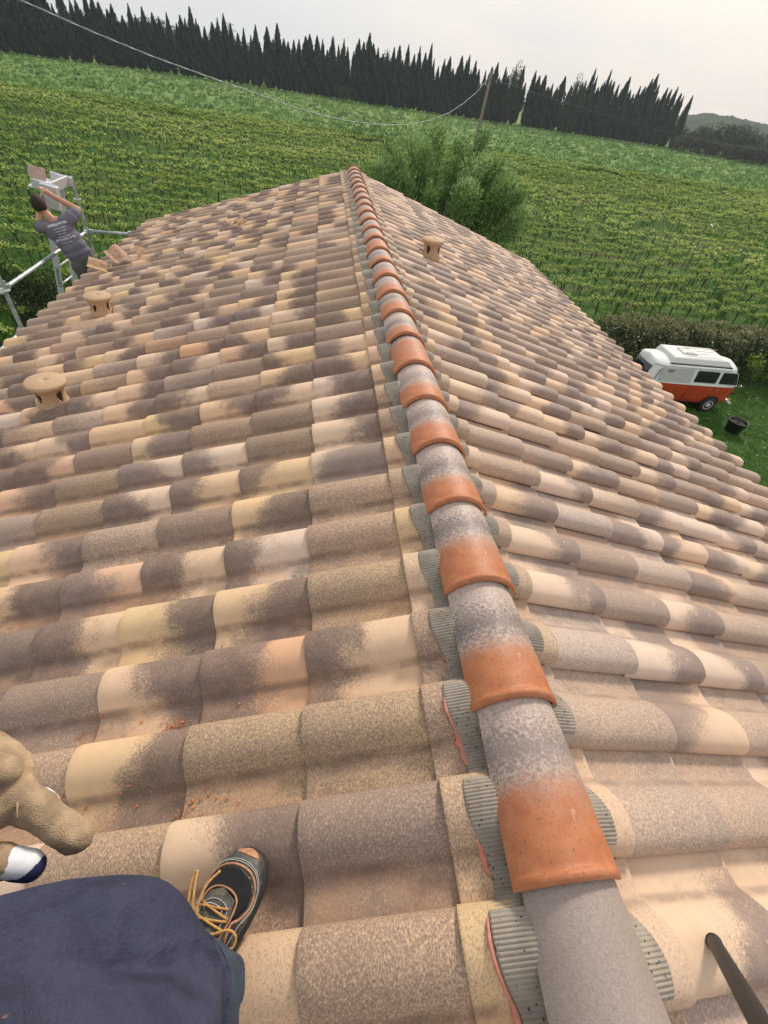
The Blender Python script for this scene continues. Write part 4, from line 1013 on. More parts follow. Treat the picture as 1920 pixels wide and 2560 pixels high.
for L0 in (0, 6*m_):
    F += [(L0+i*m_+j, L0+i*m_+j+1, L0+(i+1)*m_+j+1, L0+(i+1)*m_+j) for i in range(5) for j in range(n)]
mb.add(V, F); mb.build('tile_body', M_PINK, t, True); t.rotation_euler = (.2, .3, .45); t.scale = (.8,)*3
# ------------------------------------------------------------------ worker on the scaffold
M_SKIN = simple('tanned_skin', (.50, .26, .155), .55, .08, 12); M_HAIR = simple('short_dark_hair', (.025, .016, .011), .8, .3, 120, bumpk=.6)
M_TEE = simple('faded_purple_grey_cotton', (.155, .145, .18), .9, .12, 9, bumpk=.25); M_PANTS = simple('olive_grey_cloth', (.105, .11, .09), .9, .15, 9, bumpk=.25)
M_INKW = simple('white_print', (.72, .72, .74), .8)
def person_worker():
    O = Vector((-3.86, 7.85, -2.17)); t = tag(empty('person', tuple(O)), 'man seen from behind in printed purple grey T-shirt reaching up beside the hoist', 'person')
    # local frame: facing +Y slightly left; x to the right
    f = Vector((-.40, .92, 0)).normalized(); rt = Vector((f.y, -f.x, 0))
    def q(x, y, z_): return rt*x+f*y+Vector((0, 0, z_))
    # body leans slightly to the left
    hip = (0, 0, .98); 
    P = dict(pel=q(.02, 0, 1.00), wai=q(.0, .0, 1.14), che=q(-.05, .03, 1.36), nk=q(-.08, .02, 1.53), hd=q(-.12, .06, 1.69))
    shR, elR, wrR, haR = q(.15, .02, 1.46), q(.30, .10, 1.53), q(.09, .20, 1.74), q(.03, .24, 1.81)
    shL, elL, wrL, haL = q(-.25, .04, 1.46), q(-.30, .24, 1.44), q(-.16, .42, 1.66), q(-.10, .44, 1.72)
    pcs = [('e', P['che'], (.155, .098, .19), Matrix((rt, f, Vector((0, 0, 1)))).transposed()), ('e', P['pel'], (.15, .115, .14), Matrix((rt, f, Vector((0, 0, 1)))).transposed()),
           ('c', P['pel'], .115, P['che'], .105), ('c', P['che']+Vector((0, 0, .1)), .075, P['nk'], .058), ('c', P['nk'], .056, P['hd']-Vector((0, 0, .05)), .056),
           ('e', P['hd'], (.084, .100, .122), Matrix((rt, f, Vector((0, 0, 1)))).transposed()),
           ('e', P['hd']+q(0, .062, -.055), (.052, .045, .055), Matrix((rt, f, Vector((0, 0, 1)))).transposed()),
           ('e', P['hd']+q(0, .103, -.02), (.013, .02, .022), None), ('e', P['hd']+q(.079, -.005, -.012), (.012, .02, .032), None), ('e', P['hd']+q(-.079, -.005, -.012), (.012, .02, .032), None)]
    for s, sh, el, wr, ha in ((1, shR, elR, wrR, haR), (-1, shL, elL, wrL, haL)):
        pcs += [('c', P['che']+q(s*.08, 0, .08), .075, sh, .062), ('c', sh, .060, el, .047), ('c', el, .048, wr, .032), ('c', wr, .031, ha, .036)]
        d = (ha-wr).normalized(); sd = d.cross(Vector((0, 0, 1))).normalized()
        for k, (off, ln_) in enumerate(((-.028, .062), (-.010, .075), (.009, .070), (.027, .055))):
            a = ha+sd*off+d*.02; b = a+d*ln_*.55+Vector((0, 0, .012)); c = b+d*ln_*.4-Vector((0, 0, .02)); pcs += [('c', a, .0105, b, .0095), ('c', b, .0095, c, .008)]
        a = ha-sd*.03*s-d*.02; pcs += [('c', a, .013, a-sd*.03*s+d*.035, .0105)]
        hx = s*.095; pcs += [('c', P['pel']+q(hx, 0, -.05), .095, q(hx+.03, .02, .52), .062), ('c', q(hx+.03, .02, .52), .06, q(hx+.04, -.03, .1), .042), ('c', q(hx+.04, -.03, .06), .042, q(hx+.06, .14, .035), .034)]
    body = blob('body', pcs, M_SKIN, t, .009, 4)
    # hair cap, open over the face
    hp = [('e', P['hd']+q(0, -.014, .018), (.092, .098, .116), Matrix((rt, f, Vector((0, 0, 1)))).transposed()), ('e', P['hd']+q(0, .02, .062), (.078, .088, .07), Matrix((rt, f, Vector((0, 0, 1)))).transposed())]
    h = blob('hair', hp, M_HAIR, t, .007, 3)
    # shirt: lofted torso with sleeves, fused and slightly larger than the body
    Rm = Matrix((rt, f, Vector((0, 0, 1)))).transposed()
    def flat(c, rx, ry, rz): return ('e', c, (rx, ry, rz), Rm)
    sh = [flat(q(.015, 0, 1.06), .183, .140, .10), flat(q(.0, .0, 1.15), .180, .136, .12), flat(q(-.02, .01, 1.24), .185, .128, .15), flat(q(-.05, .02, 1.36), .198, .128, .14), flat(q(-.06, .02, 1.43), .19, .108, .075),
          ('c', q(.05, .02, 1.44), .09, shR+(elR-shR)*.15, .085), ('c', shR, .08, shR+(elR-shR)*.62, .074), ('c', q(-.16, .02, 1.43), .09, shL, .082), ('c', shL, .08, shL+(elL-shL)*.6, .074)]
    so_ = blob('shirt', sh, M_TEE, t, .010, 3)
    tx = bpy.data.textures.new('folds', 'CLOUDS'); tx.noise_scale = .11
    dm = so_.modifiers.new('folds', 'DISPLACE'); dm.texture = tx; dm.strength = .014; dm.mid_level = .35; dm.texture_coords = 'LOCAL'
    # trousers
    tp = [flat(q(.02, 0, .98), .178, .140, .15)]
    for s in (-1, 1):
        hx = s*.095; tp += [('c', q(.02+hx*.9, -.015, .90), .118, q(hx+.03, .02, .52), .085), ('c', q(hx+.03, .02, .52), .085, q(hx+.04, -.02, .13), .07)]
    to = blob('trousers', tp, M_PANTS, t, .011, 3)
    dm = to.modifiers.new('folds', 'DISPLACE'); dm.texture = tx; dm.strength = .022; dm.mid_level = .5
    # boots
    for s in (-1, 1):
        hx = s*.095; blob('shoe', [('c', q(hx+.04, -.05, .06), .05, q(hx+.07, .17, .045), .043), ('c', q(hx+.04, -.03, .05), .052, q(hx+.04, -.02, .14), .05)], simple('dark_boot_leather', (.04, .035, .03)), t, .008, 3)
    # print on the back: mapped onto the shirt by ray casting toward the back
    lines = [('ANGELLI W REA', 1.445, .036, .0016), ('couverture  zinguerie', 1.405, .019, .0004), ('charpente  isolation', 1.372, .019, .0004), ('toiture  facade', 1.338, .019, .0005), ('demoussage  peinture', 1.304, .019, .0004), ('07 81 15 51 18 83', 1.262, .036, .0016), ('renovation du batiment', 1.228, .017, .0004)]
    dg = bpy.context.evaluated_depsgraph_get(); dg.update(); ev = so_.evaluated_get(dg)
    for body_, z_, size, bo in lines:
        cu = bpy.data.curves.new('p', 'FONT'); cu.body = body_; cu.size = size; cu.align_x = 'CENTER'; cu.offset = bo
        o = bpy.data.objects.new('p', cu); COL.objects.link(o); me = bpy.data.meshes.new_from_object(o.evaluated_get(bpy.context.evaluated_depsgraph_get())); bpy.data.objects.remove(o)
        me.name = 'shirt_print'; bm = bmesh.new(); bm.from_mesh(me)
        for v in bm.verts:
            src = q(v.co.x-.035-.1*(1.25-z_)*0, -.6, z_+v.co.y)
            ok, loc, nrm, _ = ev.ray_cast(src, f)
            v.co = (loc-f*.004) if ok else q(v.co.x, -.14, z_+v.co.y)
        bm.to_mesh(me); bm.free(); me.materials.clear(); link('shirt_print', me, M_INKW, so_)
    t.rotation_euler = (0, -.28, 0)
    return t
person_worker()
# ------------------------------------------------------------------ broken tiles, mortar, crumbs on the roof
def broken(loc, rot, seed, lab, L=.20, full=True):
    r = random.Random(seed); n = 14; V = []
    for off in (0, .011):
        for i in range(5):
            for j in range(n+1):
                v = j/n; h = np.interp(v*(.98 if full else .62), PV, PH)*1.0
                s = L*i/4+(r.uniform(-.03, .03) if i in (0, 4) and not (i == 4 and full) else 0)
                V.append((s, v*.21*(1 if full else .7)-.1, h+off))
    m_ = n+1; F = []
    for b in (0, 5*m_):
        F += [(b+i*m_+j, b+i*m_+j+1, b+(i+1)*m_+j+1, b+(i+1)*m_+j) for i in range(4) for j in range(n)]
    b = 5*m_
    for j in range(n): F += [(j, b+j, b+j+1, j+1), (4*m_+j, 4*m_+j+1, b+4*m_+j+1, b+4*m_+j)]
    for i in range(4): F += [(i*m_, (i+1)*m_, b+(i+1)*m_, b+i*m_), (i*m_+n, b+i*m_+n, b+(i+1)*m_+n, (i+1)*m_+n)]
    o = link('broken_tile', rawmesh('broken_tile', V, np.array(F)), M_BROKEN, None, True); o.data.set_sharp_from_angle(angle=rad(40))
    o.location = loc; o.rotation_euler = rot; tag(o, lab, 'broken tile', 'broken tiles near the left eave')
broken(LP(3.22, 6.72, .09), (0, rad(-17), 2.4), 1, 'largest broken tile piece, arched, on top of the heap near the left eave', .26)
broken(LP(3.42, 6.62, .065), (0, rad(-17), 3.3), 2, 'flat broken tile piece at the low side of the heap near the left eave', .22)
broken(LP(3.18, 7.0, .075), (.15, rad(-25), 1.2), 3, 'small upturned orange tile shard at the far side of the heap', .13, False)
broken(LP(1.78, 7.35, .065), (0, rad(-17), .7), 4, 'small orange tile fragment lying alone in the middle of the left slope', .10, False)
def lump(loc, rx, seed, lab, m_=M_MORTAR):
    bm = bmesh.new(); bmesh.ops.create_icosphere(bm, subdivisions=3, radius=1)
    for v in bm.verts:
        k = 1+.55*mnoise.noise(v.co*2.1+Vector((seed, 0, 0)))+.35*mnoise.noise(v.co*5+Vector((0, seed, 0))); v.co *= k; v.co.x *= rx; v.co.y *= rx*.55; v.co.z *= rx*.35
    me = bpy.data.meshes.new('mortar_lump'); bm.to_mesh(me); bm.free(); o = link('mortar_lump', me, m_, None)
    o.location = loc; o.rotation_euler = (0, P17, random.Random(seed).uniform(-.5, .5)); tag(o, lab, 'mortar lump')
lump(LP(.66, 1.07, .012), .020, 3, 'largest grey mortar lump lying in a pan of the first tile course')
lump(LP(.668, 1.31, .010), .013, 8, 'small grey mortar lump with a white splash beside it, uphill of the largest lump')
lump(LP(.70, 1.325, .006), .007, 14, 'tiny grey mortar crumb just left of the small lump')
def crumbs(spots, n, sz, m_, name, lab, seed):
    r = np.random.default_rng(seed); V = []; F = []
    for (s0_, y0_, ss_, sy_, k) in spots:
        for _ in range(k):
            s = s0_+r.normal(0, ss_); y = y0_+r.normal(0, sy_); v = ((Y0L-y)/W) % 1
            if v < .55: continue
            t = ((s-S0L)/EX) % 1; h = np.interp(v, PV, PH)-.014*(1-t)+.002; a = sz*r.uniform(.25, 1.)**1.5*1.6; b = len(V)
            c = LP(s, y, h)
            for d in ((1, 0, 0), (-1, 0, 0), (0, 1, 0), (0, -1, 0), (0, 0, .7), (0, 0, -.7)):
                V.append(c+np.array(d)*np.array([1., 1., .45])*a*r.uniform(.3, 1.5))
            F += [(b+i, b+j, b+k_) for i, j, k_ in ((0, 2, 4), (2, 1, 4), (1, 3, 4), (3, 0, 4), (2, 0, 5), (1, 2, 5), (3, 1, 5), (0, 3, 5))]
    tag(link(name, rawmesh(name, V, np.array(F)), m_), lab, 'crumbs', kind='stuff')
crumbs([(1.05, .585, .035, .012, 60), (.86, .72, .05, .03, 14), (.90, .36, .03, .02, 26), (.98, .33, .03, .02, 26), (1.22, .42, .1, .03, 30), (1.1, .8, .2, .1, 40), (.78, .02, .05, .04, 10), (1.3, .6, .2, .1, 30)], 0, .0038, M_CRUMB, 'clay_crumbs', 'orange clay crumbs scattered in the tile pans near the glove', 3)
crumbs([(.76, 1.56, .05, .012, 60), (.70, 1.3, .02, .012, 30), (.66, 1.07, .03, .015, 40), (1.2, 1.35, .2, .02, 30), (.98, .61, .02, .02, 12), (1.35, .95, .2, .1, 40), (2., 1.8, .4, .3, 60)], 0, .0032, M_MORTAR, 'mortar_crumbs', 'grey mortar crumbs scattered over the left roof slope', 4)
# ------------------------------------------------------------------ black tube on the right slope
mb = MB(); a = Vector((.3238, -.051, -.034)); b = Vector((-.0113, -.1172, .4717)); d = (b-a)
pts = [a+d*t for t in (0, .012, .5, 1, 1.35)]
t = tag(empty('black_tube', tuple(a)), 'round black tube with an open end resting on the right slope beside the ridge', 'tube')
mb.tube([p-a for p in pts], [.0152, .0146, .0146, .0148, .0148], 22, cap=False); o = mb.build('tube_wall', simple('black_rubbery_plastic', (.010, .011, .013), .55, .2, 30), t, True)
s = o.modifiers.new('t', 'SOLIDIFY'); s.thickness = .003; s.offset = -1
mb = MB(); mb.tube([pts[0]-a+d*.004, pts[0]-a+d*.02], [.0160, .0160], 22, cap=False); o = mb.build('end_collar', simple('dark_collar', (.03, .028, .028), .5), t, True); s = o.modifiers.new('t', 'SOLIDIFY'); s.thickness = .0015
# ------------------------------------------------------------------ photographer
M_NAVY, nt = mat('navy_cotton_shirt', .92, spec=.2); oc = obco(nt)
c = nt.mix(nt.maprange(nt.noise(oc, 7, 5, .65), .3, .7), (.028, .032, .066), (.056, .060, .105))
c = nt.mix(nt.maprange(nt.noise(nt.mapping(oc, (1, 1, .35)), 55, 3, .7), .70, .74, 0, .75), c, (.30, .17, .15))
c = nt.mix(nt.maprange(nt.noise(oc, 900, 2, .7), .3, .7, 0, .22), c, (.09, .10, .15))
setc(nt, c); wv = nt.node('ShaderNodeTexWave', {'Vector': nt.mapping(oc, (1, 1, .6), rot=(.5, .6, .3)), 'Scale': 5.5, 'Distortion': 7.0, 'Detail': 3.0, 'Detail Scale': 1.2}).outputs[1]
bump(nt, nt.math('ADD', nt.math('ADD', nt.math('MULTIPLY', wv, .55), nt.noise(nt.mapping(oc, (1, 1, .5), rot=(0, .4, 0)), 11, 5, .6)), nt.math('MULTIPLY', nt.noise(oc, 600, 2), .05)), .85, .035)
M_TEAL = simple('dark_teal_trouser_cloth', (.035, .052, .075), .9, .3, 22, bumpk=.4, bscale=300)
def photographer():
    O = Vector((-.86, -.12, -.27)); t = tag(empty('person', tuple(O)), 'photographer in navy T-shirt and dark trousers standing on the left slope, seen from above', 'person')
    # body (head, neck, arms, legs) as one continuous surface
    def L_(p): return Vector(p)-O
    pel, che, nk, hd = L_((-.87, -.15, .62)), L_((-.88, -.21, 1.02)), L_((-.88, -.29, 1.27)), L_((-.88, -.26, 1.44))
    pcs = [('e', che, (.16, .10, .2), None), ('e', pel, (.155, .12, .14), None), ('c', pel, .12, che, .12), ('c', che+Vector((0, -.03, .12)), .08, nk, .058), ('c', nk, .056, hd, .056),
           ('e', hd, (.078, .098, .118), None), ('e', hd+Vector((0, .06, -.055)), (.05, .045, .052), None), ('e', hd+Vector((0, .104, -.02)), (.013, .02, .022), None),
           ('e', hd+Vector((.08, -.005, -.01)), (.012, .02, .032), None), ('e', hd+Vector((-.08, -.005, -.01)), (.012, .02, .032), None)]
    shR, elR, wrR = L_((-.70, -.27, 1.21)), L_((-.62, -.26, .97)), L_((-.575, -.10, 1.13))
    shL, elL, wrL = L_((-1.07, -.27, 1.19)), L_((-1.16, -.08, .97)), L_((-.985, .145, .70))
    pcs += [('c', che+Vector((.08, -.03, .1)), .075, shR, .06), ('c', shR, .056, elR, .042), ('c', elR, .042, wrR, .028), ('c', che+Vector((-.08, -.03, .1)), .075, shL, .06), ('c', shL, .056, elL, .042), ('c', elL, .042, wrL, .029)]
    # right hand behind the camera, fingers curled round the phone
    d = Vector((.10, .45, .88)).normalized()
    for k in range(4):
        a = wrR+Vector((-.025+.019*k, .02, .04)); b = a+Vector((0, .03, .028)); c_ = b+Vector((0, -.005, .03)); pcs += [('c', a, .0105, b, .0095), ('c', b, .0095, c_, .008)]
    pcs += [('c', wrR, .028, wrR+Vector((.004, .02, .045)), .034), ('c', wrR+Vector((.02, 0, .03)), .013, wrR+Vector((.045, .01, .06)), .010)]
    hipR, kR, aR = L_((-.78, -.12, .58)), L_((-.74, -.03, .22)), L_((-.772, -.045, -.10))
    hipL, kL, aL = L_((-.96, -.12, .58)), L_((-1.02, .0, .16)), L_((-1.06, -.09, -.21))
    for a, b, c_ in ((hipR, kR, aR), (hipL, kL, aL)): pcs += [('c', a, .085, b, .055), ('c', b, .055, c_, .038)]
    blob('body', pcs, M_SKIN, t, .010, 4)
    blob('hair', [('e', hd+Vector((0, -.014, .02)), (.086, .094, .112), None), ('e', hd+Vector((0, .02, .06)), (.078, .088, .07), None)], M_HAIR, t, .007, 3)
    # shirt: lofted, loose and hanging forward
    lv = [(.565, -.865, -.115, .222, .172), (.570, -.865, -.115, .232, .182), (.60, -.865, -.115, .236, .186), (.66, -.864, -.118, .236, .187), (.74, -.863, -.125, .233, .186), (.83, -.863, -.137, .226, .178), (.93, -.866, -.155, .215, .163), (1.03, -.87, -.19, .21, .15), (1.12, -.875, -.225, .212, .135), (1.19, -.88, -.25, .20, .115), (1.24, -.88, -.265, .15, .09), (1.262, -.88, -.275, .075, .065)]
    n = 120; V = []; zs = []
    lv2 = []
    for a, b in zip(lv[:-1], lv[1:]):
        for k in range(4): lv2.append(tuple(a[i]+(b[i]-a[i])*k/4 for i in range(5)))
    lv2.append(lv[-1])
    for (z_, cx, cy_, rx, ry) in lv2:
        for k in range(n):
            th = 2*math.pi*k/n; ct, st = math.cos(th), math.sin(th); e = .73
            x = cx+(rx+.001*(ct > 0))*math.copysign(abs(ct)**e, ct); y = cy_+ry*math.copysign(abs(st)**e, st)
            f_ = max(0, 1-abs(z_-.62)/.5)
            w_ = .012*math.sin(th*9+z_*6)*max(0, .9-z_*.8)+.030*(mnoise.noise(Vector((x*5.5+z_*1.5, y*5.5, z_*4)))) + .020*mnoise.noise(Vector((x*16+z_*9, y*16, z_*6)))+.016*math.sin(x*38+z_*34+4*mnoise.noise(Vector((x*6, y*6, z_*6))))*max(0, mnoise.noise(Vector((x*5, y*5+9, z_*5)))+.25)
            V.append((x+ct*w_, y+st*w_, z_+(.030*math.sin(th*2+.9)+.012*math.sin(th*5))*f_))
    V = [tuple(Vector(v)-O) for v in V]; m_ = len(lv2)
    F = np.array([(i*n+k, i*n+(k+1) % n, (i+1)*n+(k+1) % n, (i+1)*n+k) for i in range(m_-1) for k in range(n)])
    sh = link('shirt', rawmesh('shirt', V, F), M_NAVY, t, True); s = sh.modifiers.new('t', 'SOLIDIFY'); s.thickness = .004; s.offset = -1
    mb = MB(); mb.tube([Vector(V[(6)*n+k]) for k in list(range(n))+[0]], .0034, 5); hm = mb.build('hem_seam', M_NAVY, sh, True)
    for s_, a, b in ((1, shR, elR), (-1, shL, elL)):
        blob('sleeve', [('c', a+Vector((-s_*.05, 0, 0)), .088, a+(b-a)*.25, .08), ('c', a+(b-a)*.2, .08, a+(b-a)*.72, .074)], M_NAVY, sh, .009, 3)
    mb = MB(); mb.tube([Vector(V[4*n+19])+Vector((.0, .002, .0)), Vector(V[4*n+18])+Vector((0.0, .009, .003)), Vector(V[4*n+17])+Vector((0, .003, 0))], .0035, 6); mb.build('hem_label', simple('dark_label', (.02, .025, .05)), sh, True)
    # trousers
    tr = blob('trousers', [('e', pel, (.175, .14, .12), None), ('c', hipR, .105, kR, .082), ('c', kR, .080, aR+Vector((.018, .022, .07)), .066), ('c', aR+Vector((.018, .022, .07)), .066, aR+Vector((.018, .026, .03)), .068), ('c', hipL, .105, kL, .084), ('c', kL, .082, aL+Vector((0, .0, .02)), .074)], M_TEAL, t, .010, 3)
    tx = bpy.data.textures.new('folds2', 'CLOUDS'); tx.noise_scale = .07
    dm = tr.modifiers.new('folds', 'DISPLACE'); dm.texture = tx; dm.strength = .03; dm.mid_level = .5; dm.texture_coords = 'LOCAL'
    # safety shoes
    M_LEA, nt = mat('dark_scuffed_leather', .55); oc_ = obco(nt)
    cc = nt.mix(nt.maprange(nt.noise(oc_, 22, 4, .65), .35, .7), (.028, .030, .030), (.10, .095, .078))
    cc = nt.mix(nt.maprange(nt.noise(oc_, 90, 3, .7), .52, .68, 0, .6), cc, (.24, .19, .13)); setc(nt, cc); bump(nt, nt.noise(oc_, 160, 3), .3, .002)
    M_MESH = simple('black_mesh_fabric', (.010, .010, .012), .95, .5, 400); M_TAN = simple('orange_tan_trim', (.40, .20, .105), .7, .3, 60)
    M_LACE = simple('ochre_round_lace', (.58, .31, .10), .8, .25, 140, bumpk=.6, bscale=600); M_SOLE = simple('black_rubber_sole', (.02, .02, .02), .8); M_STI = simple('pale_stitching', (.50, .48, .45), .8)
    def shoe(org, tip, up, det):
        X = (Vector(tip)-Vector(org)); Ls = X.length; X.normalize(); Zv = (Vector(up)-X*Vector(up).dot(X)).normalized(); Yv = Zv.cross(X)
        Rm = Matrix((X, Yv, Zv)).transposed().to_4x4(); Rm.translation = Vector(org)-O
        us = [0, .03, .08, .16, .26, .38, .5, .6, .7, .8, .88, .94, .98, 1.0]
        wd = [.020, .034, .041, .044, .044, .047, .053, .060, .064, .062, .055, .043, .027, .010]
        ht = [.060, .082, .092, .094, .097, .098, .090, .080, .070, .062, .058, .052, .043, .030]
        bend = lambda u: .010*math.sin(u*math.pi)
        def S(u, v, lift=0.):
            w_ = float(np.interp(u, us, wd)); h = float(np.interp(u, us, ht)); a = v*math.pi/2
            x_ = math.sin(a); z_ = max(0., math.cos(a))**.62
            return Vector((u*Ls, -(w_+lift)*math.copysign(abs(x_)**.85, x_)+bend(u), .022+(h-.022+lift)*z_))
        m_ = 25; V = []; 
        uu = np.concatenate([np.linspace(0, .1, 7), np.linspace(.12, .9, 30), np.linspace(.91, 1, 12)])
        for u in uu:
            for j in range(m_): V.append(S(u, -1+2*j/(m_-1)))
        F = np.array([(i*m_+j, i*m_+j+1, (i+1)*m_+j+1, (i+1)*m_+j) for i in range(len(uu)-1) for j in range(m_-1)])
        root = link('shoe', rawmesh('shoe', [tuple(v) for v in V], F), M_LEA, t, True); root.matrix_local = Rm
        # sole
        R0, R1 = [], []
        for u in list(uu)+list(uu[::-1]): pass
        outl = [S(u, 1) for u in uu]+[S(u, -1) for u in uu[::-1]]
        c0 = Vector((Ls*.5, .005, 0)); V = []
        for k, (z_, g) in enumerate(((0, .97), (.004, 1.03), (.018, 1.05), (.026, 1.01))):
            for p in outl: V.append(((p.x-c0.x)*(1+(g-1)*.35)+c0.x, (p.y-c0.y)*g+c0.y, z_))
        n_ = len(outl); mb = MB(); mb.add(V, [(i*n_+k, i*n_+(k+1) % n_, (i+1)*n_+(k+1) % n_, (i+1)*n_+k) for i in range(3) for k in range(n_)]+[tuple(range(n_))[::-1], tuple(range(3*n_, 4*n_))])
        mb.build('sole', M_SOLE, root, True)
        if not det: return
        def patch(name, pts, m_, lift, parent=root, grid=10):
            """surface patch bounded by a left and a right (u,v) polyline"""
            (l, r_) = pts; V = []; n1 = 16
            for i in range(n1+1):
                q = i/n1*(len(l)-1); a = min(int(q), len(l)-2); f = q-a
                lu, lv_ = l[a][0]+(l[a+1][0]-l[a][0])*f, l[a][1]+(l[a+1][1]-l[a][1])*f; ru, rv = r_[a][0]+(r_[a+1][0]-r_[a][0])*f, r_[a][1]+(r_[a+1][1]-r_[a][1])*f
                for j in range(grid+1): g = j/grid; V.append(S(lu+(ru-lu)*g, lv_+(rv-lv_)*g, lift))
            F = np.array([(i*(grid+1)+j, i*(grid+1)+j+1, (i+1)*(grid+1)+j+1, (i+1)*(grid+1)+j) for i in range(n1) for j in range(grid)])
            o = link(name, rawmesh(name, [tuple(v) for v in V], F), m_, parent, True); s = o.modifiers.new('t', 'SOLIDIFY'); s.thickness = .0015; s.offset = 0; return o
        def line(name, uv_, m_, r_, lift, parent=root, k=5):
            P = []
            for i_ in range(len(uv_)-1):
                p0, p1, p2, p3 = [Vector(uv_[max(0, min(len(uv_)-1, i_+q_))]) for q_ in (-1, 0, 1, 2)]
                for i in range(k):
                    t_ = i/k; w2 = .5*((2*p1)+(-p0+p2)*t_+(2*p0-5*p1+4*p2-p3)*t_*t_+(-p0+3*p1-3*p2+p3)*t_**3); P.append(S(w2.x, w2.y, lift))
            P.append(S(*uv_[-1], lift)); mb = MB(); mb.tube(P, r_, 7); return mb.build(name, m_, parent, True)
        patch('toe_bumper', ([(.955, -.55), (.975, -.5), (.992, -.3), (.998, 0)], [(.955, .60), (.975, .6), (.99, .5), (.998, .1)]), M_TAN, .0012)
        patch('mesh_panel', ([(.64, -.52), (.70, -.66), (.78, -.58), (.84, -.34), (.865, 0)], [(.60, .50), (.68, .70), (.76, .66), (.83, .42), (.865, .05)]), M_MESH, .0012)
        tr_ = line('trim', [(.50, -.62), (.60, -.50), (.64, -.62), (.69, -.74), (.78, -.66), (.85, -.40), (.885, 0), (.86, .42), (.78, .72), (.69, .80), (.62, .68), (.58, .52), (.48, .66)], M_TAN, .0027, .001)
        line('stitching', [(.46, -.70), (.60, -.60), (.68, -.83), (.79, -.75), (.87, -.46), (.908, 0), (.88, .48), (.79, .80), (.68, .88), (.60, .76), (.46, .76)], M_STI, .0007, .0022)
        line('stitching', [(.46, -.74), (.60, -.64), (.68, -.87), (.80, -.79), (.88, -.48), (.92, 0), (.89, .50), (.80, .84), (.68, .92), (.60, .80)], M_STI, .0007, .0018)
        tg = patch('tongue', ([(.34, -.42), (.5, -.40), (.62, -.38), (.70, -.25), (.735, -.05)], [(.34, .42), (.5, .40), (.62, .38), (.70, .28), (.735, .0)]), M_LEA, .0045)
        line('tongue_edge', [(.36, -.44), (.5, -.43), (.62, -.41), (.71, -.28), (.745, 0), (.71, .30), (.62, .41), (.5, .43), (.36, .44)], M_TAN, .0024, .0045, tg)
        line('stitching', [(.40, -.30), (.56, -.28), (.64, -.22), (.675, 0), (.64, .24), (.56, .28), (.40, .30)], M_STI, .0008, .007, tg)
        line('pull_loop', [(.60, -.16), (.635, -.14), (.645, 0), (.635, .14), (.60, .16)], M_STI, .0009, .0085, tg)
        mb = MB(); q = S(.40, -.42, .010); mb.box(q, (.016, .010, .003)); mb.build('yellow_tag', simple('yellow_tag_rubber', (.75, .48, .03), .5), tg, bevel=.001)
        lc = []
        for a, b in (((.635, -.32), (.60, .36)), ((.60, -.42), (.65, .26)), ((.57, -.42), (.54, .42)), ((.53, -.44), (.59, .36)), ((.50, -.40), (.45, .42)), ((.44, -.44), (.53, .40))):
            lc.append([S(a[0]+(b[0]-a[0])*i/6, a[1]+(b[1]-a[1])*i/6, .008+.003*math.sin(i*math.pi/6)) for i in range(7)])
        mb = MB()
        for P in lc: mb.tube(P, .0024, 7)
        mb.build('lacing', M_LACE, root, True)
        def curve(P, r_=.0025, k=6):
            out = []
            P = [Vector(p) for p in P]
            for i in range(len(P)-1):
                p0, p1, p2, p3 = P[max(0, i-1)], P[i], P[i+1], P[min(len(P)-1, i+2)]
                for q in range(k):
                    t_ = q/k; out.append(.5*((2*p1)+(-p0+p2)*t_+(2*p0-5*p1+4*p2-p3)*t_*t_+(-p0+3*p1-3*p2+p3)*t_**3))
            out.append(P[-1]); return out
        kn = S(.475, .02, .012); mb = MB()
        mb.tube(curve([kn, kn+Vector((.03, .030, .012)), kn+Vector((.078, .056, .010)), kn+Vector((.092, .064, .004)), kn+Vector((.080, .070, .002)), kn+Vector((.035, .050, .006)), kn+Vector((-.004, .024, .004))]), .0026, 8)
        mb.tube(curve([kn, kn+Vector((.012, -.030, .012)), kn+Vector((.030, -.062, .012)), kn+Vector((.025, -.080, .004)), kn+Vector((.006, -.078, .000)), kn+Vector((-.006, -.045, .006)), kn+Vector((-.004, -.008, .004))]), .0026, 8)
        mb.tube(curve([kn, kn+Vector((-.006, -.03, .008)), kn+Vector((-.010, -.055, -.004)), kn+Vector((-.008, -.074, -.016))]), .0026, 8)
        mb.tube(curve([kn, kn+Vector((.03, .022, .010)), kn+Vector((.075, .028, .008)), kn+Vector((.108, .016, -.004))]), .0026, 8)
        mb.lathe([(.0005, -.006), (.005, -.003), (.0055, 0), (.005, .003), (.0005, .006)], kn, 10)
        mb.build('lace_bow', M_LACE, root, True)
    up = NLv = Vector((-SP, 0, CP))
    shoe(LP(.828, -.075, .058), LP(.705, .212, .060), NLv, True)
    shoe(LP(1.12, -.16, .058), LP(1.17, .13, .060), NLv, False)
    # left glove
    gl = []
    def w_(p): return L_(p)
